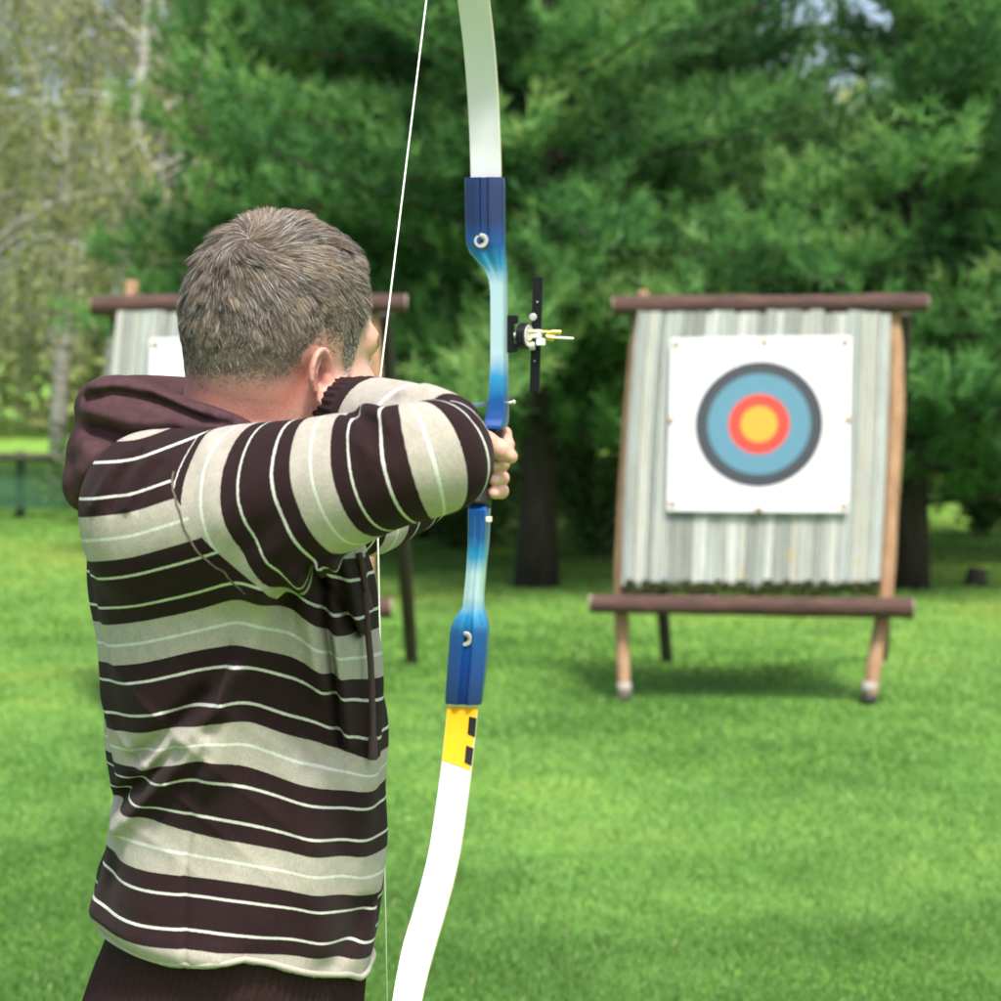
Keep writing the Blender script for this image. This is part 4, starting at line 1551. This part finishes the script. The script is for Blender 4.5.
    for u, t in ((.030, .035), (.52, .03), (.965, .035), (.012, .475), (.988, .475), (.505, .985), (.975, .965), (.03, .96)):
        c = pp(u, t, -.004)
        mb = MB(); mb.ball(c, (.017, .008, .017), 10)
        mb.build('pin', m_pin, pap)
    mb = MB()
    for k in range(5):
        c = pp(.075 + .022 * k, .882, -.0030); mb.box(c, ((1, 0, 0), (0, 1, 0), (0, 0, 1)), (.007, .0004, .009 if k % 2 else .012))
    mb.build('printed_line', m_ink, pap)
    mb = MB(); mb.box(pp(.835, .885, -.0030), ((1, 0, 0), (0, 1, 0), (0, 0, 1)), (.014, .0004, .014), 0); mb.build('printed_mark', m_ink2, pap)
    return root


stand(10.77, 0, 1, 'wooden target stand in the open with its whole slatted board and lower rail showing', 'white paper archery target with yellow, red and blue rings in plain view', 11, .31)
stand(10.62, -521, 1, 'wooden target stand half hidden behind the archer, its dark back leg showing', 'white paper archery target mostly hidden behind the head of the man', 23, .24, 9., 281.)

# ================================================================== GROUND
m_grass, nt, b = new_mat('lawn')
g1 = noise(nt, .55, 4, .6)
g2 = noise(nt, 4.5, 5, .65)
g3 = noise(nt, 60, 3, .6)
c = ramp(nt, g1, [(.3, (.120, .245, .040)), (.55, (.170, .315, .052)), (.75, (.225, .350, .060))])
c = mixc(nt, .8, c, ramp(nt, g2, [(.3, (.36, .38, .36)), (.7, (.64, .62, .60))]), 'OVERLAY')
c = mixc(nt, .6, c, ramp(nt, g3, [(.3, (.33, .35, .33)), (.7, (.66, .64, .62))]), 'OVERLAY')
dry = ramp(nt, noise(nt, 1.6, 5, .7, stretch=(.6, 1, 1)), [(.64, (0, 0, 0)), (.78, (.6, .6, .6))])
c = mixc(nt, dry, c, (.26, .25, .07))
nt.links.new(c, b.inputs['Base Color']); b.inputs['Roughness'].default_value = .9; b.inputs['Specular IOR Level'].default_value = .2
bump(nt, b, g3, .6, .03)
n = 70
xs = np.concatenate([-np.geomspace(400, 12, 14), np.linspace(-10, 10, 41), np.geomspace(12, 400, 14)])
ys = np.concatenate([-np.geomspace(120, 2, 8), np.linspace(-1, 30, 63), np.geomspace(32, 600, 16)])
Xg, Yg = np.meshgrid(xs, ys, indexing='ij')
Zg = .012 * np.sin(Xg * .9 + 1) * np.sin(Yg * .7) + .008 * np.sin(Xg * 2.1 + Yg * 1.3)
Zg = Zg * (np.hypot(Xg, Yg) < 60) - .012
gi = np.arange(Xg.size).reshape(Xg.shape)
FQ = np.stack([gi[:-1, :-1], gi[1:, :-1], gi[1:, 1:], gi[:-1, 1:]], -1).reshape(-1, 4)
go = link('ground', np_mesh('ground', np.stack([Xg, Yg, Zg], -1).reshape(-1, 3), FQ), m_grass)
tag(go, kind='structure')

# grass blades
def blades(nb, y0, y1, h, wdt, seed):
    r_ = np.random.default_rng(seed)
    y = 1 / (1 / y1 + r_.random(nb) * (1 / y0 - 1 / y1))
    wdt = (.00038 * y)[:, None]
    h = h * (1 + .02 * (y - 5))
    x = (r_.random(nb) * 2 - 1) * (.245 * y + .35)
    z = .012 * np.sin(x * .9 + 1) * np.sin(y * .7) + .008 * np.sin(x * 2.1 + y * 1.3) - .014
    patch = .5 + .5 * np.sin(x * 3.1 + 2 * np.sin(y * 2.3)) * np.sin(y * 4.2 + 1.5 * np.sin(x * 1.9))
    hh = h * r_.uniform(.5, 1.25, nb) * (.65 + .6 * patch)
    az = r_.uniform(0, 6.28, nb); ln = r_.uniform(.1, .75, nb)
    d = np.stack([np.cos(az) * ln, np.sin(az) * ln, np.ones(nb)], 1); d /= np.linalg.norm(d, axis=1, keepdims=True)
    s = np.stack([-np.sin(az + .7), np.cos(az + .7), np.zeros(nb)], 1) * wdt * r_.uniform(.7, 1.3, nb)[:, None]
    B0 = np.stack([x, y, z], 1)
    mid = B0 + d * (hh * .6)[:, None]
    tip = B0 + d * hh[:, None] + np.stack([np.cos(az), np.sin(az), -.3 * np.ones(nb)], 1) * (hh * .25 * ln)[:, None]
    V = np.stack([B0 - s, B0 + s, mid + s * .7, mid - s * .7, tip], 1).reshape(-1, 3)
    o = np.arange(nb)[:, None] * 5
    T = np.concatenate([o + np.array([[0, 1, 2]]), o + np.array([[0, 2, 3]]), o + np.array([[3, 2, 4]])], 0)
    lo_ = np.zeros(nb)
    for i in range(9):
        a_ = 1.7 ** i * .35; th_ = i * 2.4
        lo_ += np.sin(a_ * (x * math.cos(th_) * 1.0 + y * math.sin(th_) * .8) + i * 1.3 + 1.2 * np.sin(a_ * .6 * (x * math.sin(th_) - y * math.cos(th_)))) * .82 ** i
    tone = np.clip(.50 + .22 * lo_ + .045 * r_.normal(size=nb) + .07 * (patch - .5), 0, .93)
    tone = np.where(r_.random(nb) < .006, 1.0, tone)
    return V, T, np.repeat(tone, 5)


m_blade, nt, b = new_mat('grass_blades')
c = ramp(nt, attr(nt, 'tone'), [(0, (.110, .245, .050)), (.35, (.185, .360, .085)), (.6, (.255, .430, .105)), (.86, (.350, .455, .100)), (.97, (.41, .46, .14)), (1.0, (.46, .46, .24))])
nt.links.new(c, b.inputs['Base Color']); b.inputs['Roughness'].default_value = .6; b.inputs['Specular IOR Level'].default_value = .3
tr = nt.nodes.new('ShaderNodeBsdfTranslucent'); nt.links.new(c, tr.inputs[0])
mx = nt.nodes.new('ShaderNodeMixShader'); mx.inputs[0].default_value = .4
nt.links.new(b.outputs[0], mx.inputs[1]); nt.links.new(tr.outputs[0], mx.inputs[2]); nt.links.new(mx.outputs[0], nt.nodes['Material Output'].inputs[0])
Vs, Ts, tn, off = [], [], [], 0
for a in ((540000, 4.9, 27.0, .027, 0, 1),):
    V, T, t = blades(*a)
    Vs.append(V); Ts.append(T + off); tn.append(t); off += len(V)
me = np_mesh('grass', np.concatenate(Vs), np.concatenate(Ts), False)
add_attr(me, 'tone', np.concatenate(tn))
gr = link('grass', me, m_blade)
tag(gr, 'short bright green mown grass of the lawn', 'grass', kind='stuff')

# ================================================================== TREES
m_needle, nt, b = new_mat('pine_needles')
c = ramp(nt, attr(nt, 'tone'), [(0, (.030, .100, .030)), (.3, (.075, .205, .060)), (.6, (.145, .330, .090)), (.85, (.225, .420, .120)), (1, (.33, .46, .15))])
nt.links.new(c, b.inputs['Base Color']); b.inputs['Roughness'].default_value = .55; b.inputs['Specular IOR Level'].default_value = .35
tr = nt.nodes.new('ShaderNodeBsdfTranslucent'); nt.links.new(c, tr.inputs[0])
mx = nt.nodes.new('ShaderNodeMixShader'); mx.inputs[0].default_value = .45
nt.links.new(b.outputs[0], mx.inputs[1]); nt.links.new(tr.outputs[0], mx.inputs[2]); nt.links.new(mx.outputs[0], nt.nodes['Material Output'].inputs[0])
m_leaf, nt, b = new_mat('birch_leaves')
c = ramp(nt, attr(nt, 'tone'), [(0, (.200, .235, .080)), (.5, (.320, .355, .120)), (1, (.470, .475, .190))])
nt.links.new(c, b.inputs['Base Color']); b.inputs['Roughness'].default_value = .6
tr = nt.nodes.new('ShaderNodeBsdfTranslucent'); nt.links.new(c, tr.inputs[0])
mx = nt.nodes.new('ShaderNodeMixShader'); mx.inputs[0].default_value = .35
nt.links.new(b.outputs[0], mx.inputs[1]); nt.links.new(tr.outputs[0], mx.inputs[2]); nt.links.new(mx.outputs[0], nt.nodes['Material Output'].inputs[0])
m_trunk = simple('pine_bark', (.030, .022, .017), .9, var=.5, scale=7, bmp=.8, stretch=(2.5, 2.5, .5))
m_birch, nt, b = new_mat('birch_bark')
n1 = noise(nt, 5, 5, .7, stretch=(.6, .6, 2.2))
nt.links.new(ramp(nt, n1, [(.36, (.06, .055, .05)), (.46, (.40, .39, .36)), (.7, (.55, .54, .51))]), b.inputs['Base Color'])
b.inputs['Roughness'].default_value = .8
m_twig = simple('birch_twigs', (.30, .29, .235), .85, var=.3, scale=5)


def tufts(P, D, size, nneedle, seed, wid=.0055, spread=.9):
    """needle tufts at points P pointing along D"""
    r_ = np.random.default_rng(seed)
    n = len(P)
    d = np.repeat(D, nneedle, 0) + r_.normal(size=(n * nneedle, 3)) * spread * .62
    d /= np.linalg.norm(d, axis=1, keepdims=True)
    s = np.cross(d, r_.normal(size=d.shape)); s /= np.linalg.norm(s, axis=1, keepdims=True) + 1e-9
    L = np.repeat(size * r_.uniform(.75, 1.25, n), nneedle) * r_.uniform(.7, 1.1, n * nneedle)
    b0 = np.repeat(P, nneedle, 0) + np.repeat(D, nneedle, 0) * (r_.uniform(-.35, .35, n * nneedle) * L)[:, None]
    V = np.stack([b0 - s * wid, b0 + s * wid, b0 + d * L[:, None]], 1).reshape(-1, 3)
    return V, np.arange(len(V)).reshape(-1, 3)


def pine(H, spread, low, seed, dens=1.0, needle=15, size=.150, trunk_r=.135, gap=None):
    r_ = np.random.default_rng(seed)
    tmb = MB()
    zz = np.linspace(-.05, H, 14)
    P = [(.06 * math.sin(z * .6 + seed), .06 * math.cos(z * .5 + seed), z) for z in zz]
    tmb.tube(P, [trunk_r * (1.25 if z < 0 else 1) * max(.06, (1 - z / H) ** .8) + .012 for z in zz], seg=12, rfun=lambda i, a: 1 + .06 * math.sin(3 * a + i))
    PT, DT, TN = [], [], []
    z = low
    while z < H - .2:
        f = 1 - (z - low) / (H - low)
        nb = r_.integers(5, 8)
        a0 = r_.uniform(0, 6.28)
        for k in range(nb):
            az = a0 + 6.283 * k / nb + r_.normal(0, .22)
            if gap and z > gap[0] and math.cos(az - gap[1]) > gap[2]:
                continue
            L = spread * (f ** .75) * r_.uniform(.65, 1.15) * (1.0 if z > low + .5 else .8) + .25
            rise = r_.uniform(-.18, .42) + .35 * (1 - f)
            ts = np.linspace(0, 1, 7)
            zb = z + r_.uniform(-.12, .12)
            BP = np.stack([np.cos(az) * L * ts, np.sin(az) * L * ts, zb + L * (rise * ts - .34 * ts ** 2 + .22 * ts ** 3)], 1)
            BP[:, :2] += np.cumsum(r_.normal(0, .02, (7, 2)), 0)
            tmb.tube(BP, list(.024 * (.3 + .7 * f) * (1 - .85 * ts) + .003), seg=5, cap=False)
            shade = r_.uniform(0, 1)
            ntw = max(4, int(L / .070 * dens))
            for i in range(ntw):
                t = .10 + .90 * (i + r_.random()) / ntw
                q = np.array([np.interp(t, ts, BP[:, c]) for c in range(3)])
                side = 1 if i % 2 else -1
                tl = (.16 + .42 * (1 - t)) * min(1, L) * r_.uniform(.6, 1.2)
                dr = np.array([math.cos(az + side * r_.uniform(.5, 1.1)), math.sin(az + side * r_.uniform(.5, 1.1)), r_.uniform(-.15, .45)])
                dr /= np.linalg.norm(dr)
                m = max(2, int(tl / .075))
                for j in range(m):
                    u = (j + 1) / m
                    PT.append(q + dr * tl * u + np.array([0, 0, .16 * u * u]) + r_.normal(0, .035, 3))
                    dd = dr * .6 + np.array([0, 0, .75 * u + .15]) + r_.normal(0, .25, 3); DT.append(dd / np.linalg.norm(dd))
                    TN.append(np.clip(.42 + .60 * (shade - .5) + .12 * r_.normal() + (.20 * u if u > .99 else 0), 0, 1))
        z += r_.uniform(.21, .32)
    PT, DT, TN = np.array(PT), np.array(DT), np.array(TN)
    V, T = tufts(PT, DT, size, needle, seed + 1, wid=.0075)
    me_c = np_mesh('crown', V, T, False)
    jit = np.random.default_rng(seed + 2).normal(0, .07, len(T))
    add_attr(me_c, 'tone', np.repeat(np.clip(np.repeat(TN, needle) + jit, 0, 1), 3))
    me_c.materials.append(m_needle)
    me_t = bpy.data.meshes.new('trunk'); me_t.from_pydata(tmb.v, [], tmb.f); me_t.polygons.foreach_set('use_smooth', tmb.s); me_t.update()
    me_t.materials.append(m_trunk)
    return me_t, me_c


def plant_tree(name, parts, loc, rz, sc, label, group=None, cat='tree'):
    r = empty(name, loc)
    r.rotation_euler = (0, 0, rz); r.scale = (sc, sc, sc)
    tag(r, label, cat, group)
    for nm, me_ in zip(('trunk', 'crown'), parts):
        o = bpy.data.objects.new(nm, me_); COL.objects.link(o); o.parent = r
    return r


def ground_at(px, py):
    Y = EYE * F / (py - HOR)
    return (w3(px, py, Y)[0], Y, 0.)


pA = pine(8.6, 2.35, 1.25, 101, gap=(3.5, -.4, .6), trunk_r=.125)
pB = pine(9.2, 2.00, .70, 202, gap=(2.9, math.pi, .15), trunk_r=.105)
pC = pine(8.0, 1.75, .55, 303)
pD = pine(7.6, 2.10, 1.35, 404, dens=.9)
PG = 'pines at the edge of the lawn'
plant_tree('pine_tree', pA, ground_at(536, 586), 0.4, 1.0, 'dense green pine whose dark trunk stands between the two target stands', PG)
plant_tree('pine_tree', pB, ground_at(905, 590), 0., 1.0, 'tall pine whose trunk shows just right of the open target stand', PG)
x, y, _ = ground_at(312, 560)
plant_tree('pine_tree', pC, (x, y, 0), 2.6, 1.0, 'bushy pine rising behind the head of the archer', PG)
plant_tree('pine_tree', pD, w3(680, 0, 19.6) * (1, 1, 0), .8, 1.05, 'pine with low boughs standing behind the open target board', PG)
plant_tree('pine_tree', pC, w3(1085, 0, 18.5) * (1, 1, 0), 4.1, 1.0, 'pine at the right edge of the lawn, beyond the tall pine', PG)
plant_tree('pine_tree', pD, w3(435, 0, 20.6) * (1, 1, 0), 3.3, 1.1, 'pine standing back between the bow and the head of the man', PG)
far = [(560, 24.5, pB, .3, 1.05), (880, 25.0, pD, 1.2, .60), (590, 28, pA, 2.2, 1.2), (960, 27, pA, 5.2, .80), (350, 26, pB, 4.4, 1.1), (630, 33, pB, 3.0, 1.15), (460, 31, pC, 5.6, 1.3), (925, 34, pD, .9, .75), (760, 30, pD, 2.9, .66), (1120, 31, pB, 2.0, 1.1)]
for px, Y, parts, rz, sc in far:
    q = w3(px, 0, Y)
    plant_tree('pine_tree', parts, (q[0], Y, 0), rz, sc, 'dark pine deep in the wood, seen through gaps in nearer pines', 'pines deep in the wood')


def birch(H, seed, lean=0.):
    r_ = np.random.default_rng(seed)
    mb = MB()
    zz = np.linspace(-.05, H, 12)
    TP = np.array([(lean * z + .12 * math.sin(z * .45 + seed), .1 * math.cos(z * .4 + seed), z) for z in zz])
    mb.tube(TP, [.095 * (1 - z / H) ** .8 + .010 for z in zz], seg=10)
    LP_, LD = [], []
    for k in range(46):
        z = r_.uniform(.14, .97) * H
        q = np.array([np.interp(z, zz, TP[:, c]) for c in range(3)])
        az = r_.uniform(0, 6.28); f = 1 - z / H
        L = (.8 + 2.2 * f) * r_.uniform(.6, 1.1)
        ts = np.linspace(0, 1, 7)
        BP = q + np.stack([np.cos(az) * L * ts, np.sin(az) * L * ts, L * (1.0 * ts - .75 * ts ** 2)], 1)
        mb.tube(BP, list((.010 + .016 * f) * (1 - .85 * ts) + .003), seg=5, cap=False)
        for i in range(int(10 * L)):
            t = r_.uniform(.25, 1)
            s0 = np.array([np.interp(t, ts, BP[:, c]) for c in range(3)])
            hl_ = r_.uniform(.4, 1.3)
            a2 = r_.uniform(0, 6.28); o = r_.uniform(.05, .35)
            tw = np.array([s0, s0 + (math.cos(a2) * o * .7, math.sin(a2) * o * .7, -hl_ * .3), s0 + (math.cos(a2) * o, math.sin(a2) * o, -hl_)])
            mb.tube(tw, [.006, .004, .002], seg=3, cap=False)
            m = int(hl_ * 21)
            u = r_.random(m)[:, None]
            LP_.append(tw[0] * (1 - u) ** 2 + tw[1] * 2 * u * (1 - u) + tw[2] * u * u + r_.normal(0, .05, (m, 3)))
    P = np.concatenate(LP_)
    n = len(P)
    d = r_.normal(size=(n, 3)) + np.array([0, 0, -.7]); d /= np.linalg.norm(d, axis=1, keepdims=True)
    s = np.cross(d, r_.normal(size=(n, 3))); s /= np.linalg.norm(s, axis=1, keepdims=True)
    L = r_.uniform(.045, .085, n)[:, None]
    V = np.stack([P, P + d * L * .5 + s * L * .42, P + d * L, P + d * L * .5 - s * L * .42], 1).reshape(-1, 3)
    me_c = np_mesh('crown', V, np.arange(len(V)).reshape(-1, 4), False)
    add_attr(me_c, 'tone', np.repeat(np.clip(r_.normal(.45, .22, n), 0, 1), 4))
    me_c.materials.append(m_leaf)
    me_t = bpy.data.meshes.new('trunk'); me_t.from_pydata(mb.v, [], mb.f); me_t.polygons.foreach_set('use_smooth', mb.s); me_t.update()
    me_t.materials.append(m_birch)
    return me_t, me_c


b1, b2, b3 = birch(9.5, 5, .05), birch(10.5, 6, -.04), birch(9.0, 8, .02)
BG = 'birches at the left edge'
for px, Y, parts, rz, sc, lab in ((112, 24.0, b1, .2, 1., 'pale trunked birch with fresh olive leaves nearest to the left target stand'), (-14, 23.5, b2, 1.7, 1., 'leafy birch at the left edge beside the green netting'),
                                  (-70, 26.5, b3, 3.9, 1.05, 'birch leaning in from beyond the left edge of the view'), (62, 28.5, b3, 2.4, 1.1, 'thin birch standing between the two pale birches'), (160, 29, b2, 5.0, 1.05, 'birch standing close against the left flank of the pines'), (215, 31, b1, 4.0, 1.15, 'light green birch showing above the bushy pine')):
    q = w3(px, 0, Y)
    plant_tree('birch_tree', parts, (q[0], Y, 0), rz, sc, lab, BG)

# low shrubs under the pines
def shrub(h, w, seed, n=4200):
    r_ = np.random.default_rng(seed)
    mb = MB()
    P = []
    for k in range(26):
        az = r_.uniform(0, 6.28); L = h * r_.uniform(.6, 1.1); o = w * r_.uniform(.2, 1)
        ts = np.linspace(0, 1, 5)
        BP = np.stack([np.cos(az) * o * ts ** 1.3, np.sin(az) * o * ts ** 1.3, L * ts - .02], 1)
        mb.tube(BP, list(.010 * (1 - .8 * ts) + .002), seg=4, cap=False)
        m = n // 26
        u = r_.uniform(.15, 1, m)
        P.append(np.stack([np.interp(u, ts, BP[:, c]) for c in range(3)], 1) + r_.normal(0, .07 * w + .02, (m, 3)))
    P = np.concatenate(P); P[:, 2] = np.abs(P[:, 2])
    m = len(P)
    d = r_.normal(size=(m, 3)); d /= np.linalg.norm(d, axis=1, keepdims=True)
    s = np.cross(d, r_.normal(size=(m, 3))); s /= np.linalg.norm(s, axis=1, keepdims=True)
    L = r_.uniform(.04, .075, m)[:, None]
    V = np.stack([P, P + d * L * .5 + s * L * .35, P + d * L, P + d * L * .5 - s * L * .35], 1).reshape(-1, 3)
    me_c = np_mesh('foliage', V, np.arange(len(V)).reshape(-1, 4), False)
    add_attr(me_c, 'tone', np.repeat(np.clip(r_.normal(.4, .22, m), 0, 1), 4))
    me_t = bpy.data.meshes.new('stems'); me_t.from_pydata(mb.v, [], mb.f); me_t.update(); me_t.materials.append(m_twig)
    return me_t, me_c


m_shrub, nt, b = new_mat('shrub_leaves')
c = ramp(nt, attr(nt, 'tone'), [(0, (.030, .085, .016)), (.5, (.070, .150, .026)), (1, (.140, .210, .045))])
nt.links.new(c, b.inputs['Base Color']); b.inputs['Roughness'].default_value = .6
s1, s2 = shrub(1.1, .8, 31), shrub(.8, .9, 32)
for q in (s1, s2): q[1].materials.append(m_shrub)
for px, Y, parts, sc, lab in ((600, 18.4, s1, 1.0, 'light green bush right of the dark pine trunk'), (470, 19.5, s2, 1.0, 'low bush behind the bow hand, left of the pine trunk'), (985, 21, s1, .9, 'bush at the right edge under the pine boughs'),
                              (130, 22.5, s2, 1.0, 'low bush at the foot of the pale birch')):
    q = w3(px, 0, Y)
    r = empty('shrub', (q[0], Y, 0)); r.scale = (sc, sc, sc); tag(r, lab, 'bush', 'bushes under the trees')
    for nm, me_ in zip(('stems', 'foliage'), parts):
        o = bpy.data.objects.new(nm, me_); COL.objects.link(o); o.parent = r

# far wood closing the view
r_ = np.random.default_rng(77)
n = 46000
x = r_.uniform(-38, 38, n); y = r_.uniform(44, 58, n)
hmax = np.where(x < -5, 7.0, 5.5) + 1.2 * np.sin(x * .35) + .8 * np.sin(x * .9 + 1)
z = hmax * r_.random(n) ** .8
d = r_.normal(size=(n, 3)); d /= np.linalg.norm(d, axis=1, keepdims=True)
s = np.cross(d, r_.normal(size=(n, 3))); s /= np.linalg.norm(s, axis=1, keepdims=True)
L = r_.uniform(.30, .60, n)[:, None]
P = np.stack([x, y, z], 1)
V = np.stack([P, P + d * L * .5 + s * L * .4, P + d * L, P + d * L * .5 - s * L * .4], 1).reshape(-1, 3)
me = np_mesh('woodland', V, np.arange(len(V)).reshape(-1, 4), False)
add_attr(me, 'tone', np.repeat(np.clip(r_.normal(.35, .25, n) + .2 * np.sin(x * .8), 0, 1), 4))
wo = link('woodland', me, m_leaf)
tag(wo, 'far mass of mixed green woodland closing the view', 'wood', kind='stuff')

# green netting fence at the far left
m_net = simple('teal_green_net', (.032, .105, .055), .7, var=.3, scale=6)
m_rail = simple('dark_fence_rail', (.055, .050, .035), .85, var=.4, scale=12)
NY = 23.0
fe = empty('net_fence', (w3(20, 0, NY)[0], NY, 0)); tag(fe, 'low green netting fence under a dark rail below the birches', 'fence')
x0, x1 = w3(-60, 0, NY)[0], w3(98, 0, NY)[0]
zt = w3(0, 457, NY)[2]
mb = MB()
for xx in np.arange(x0, x1, .028): mb.box(((xx), NY, zt / 2 + .03), ((1, 0, 0), (0, 1, 0), (0, 0, 1)), (.006, .003, zt / 2 - .06))
for z in np.arange(.10, zt - .06, .028): mb.box(((x0 + x1) / 2, NY + .007, z), ((1, 0, 0), (0, 1, 0), (0, 0, 1)), ((x1 - x0) / 2, .003, .006))
mb.build('netting', m_net, fe)
mb = MB(); mb.tube([(x0, NY - .05, zt + .01), ((x0 + x1) / 2, NY - .05, zt), (x1, NY - .05, zt - .01)], .045, seg=10); mb.build('rail', m_rail, fe)
for xx in (x0 + .1, (x0 + x1) / 2, x1 - .08):
    mb = MB(); mb.tube([(xx, NY + .07, -.02), (xx, NY + .07, zt + .06)], .05, seg=10); mb.build('post', m_rail, fe)
# small stump far right
g = ground_at(977, 586)
mb = MB(); mb.tube([(g[0], g[1], -.02), (g[0], g[1], .05), (g[0] + .01, g[1], .12)], [.10, .075, .07], seg=12, rfun=lambda i, a: 1 + .08 * math.sin(3 * a))
tag(mb.build('tree_stump', m_dpost), 'small dark stump in the grass at the far right', 'stump')

# ================================================================== LIGHT, CAMERA
world = bpy.data.worlds.new('World'); SC.world = world; world.use_nodes = True
nt = world.node_tree
sky = nt.nodes.new('ShaderNodeTexSky'); sky.sky_type = 'NISHITA'; sky.sun_disc = False
EL, AZ = R(61), R(160)         # azimuth clockwise from +Y
sky.sun_elevation = EL; sky.sun_rotation = AZ
sky.air_density = 1.0; sky.dust_density = 4.0; sky.ozone_density = .6
bg = nt.nodes['Background']; bg.inputs[1].default_value = .10
nt.links.new(sky.outputs[0], bg.inputs[0])
sun = bpy.data.lights.new('sun', 'SUN'); sun.energy = 2.0; sun.angle = R(9); sun.color = (1., .955, .89)
so_ = bpy.data.objects.new('sun', sun); COL.objects.link(so_)
dv = Vector((math.sin(AZ) * math.cos(EL), math.cos(AZ) * math.cos(EL), math.sin(EL)))
so_.rotation_euler = dv.to_track_quat('Z', 'Y').to_euler(); so_.location = dv * 50

cam = bpy.data.cameras.new('camera'); co = bpy.data.objects.new('camera', cam); COL.objects.link(co)
co.location = (0, 0, EYE); co.rotation_euler = (R(90), 0, 0)
cam.sensor_width = 36; cam.sensor_fit = 'HORIZONTAL'
cam.lens = 36 * F / 1001.
cam.shift_y = -(500.5 - HOR) / 1001.
cam.clip_start = .1; cam.clip_end = 2000
cam.dof.use_dof = True; cam.dof.focus_distance = 2.62; cam.dof.aperture_fstop = 7.2
SC.camera = co
SC.view_settings.view_transform = 'Standard'; SC.view_settings.look = 'None'
SC.view_settings.exposure = 1.52; SC.view_settings.gamma = 1
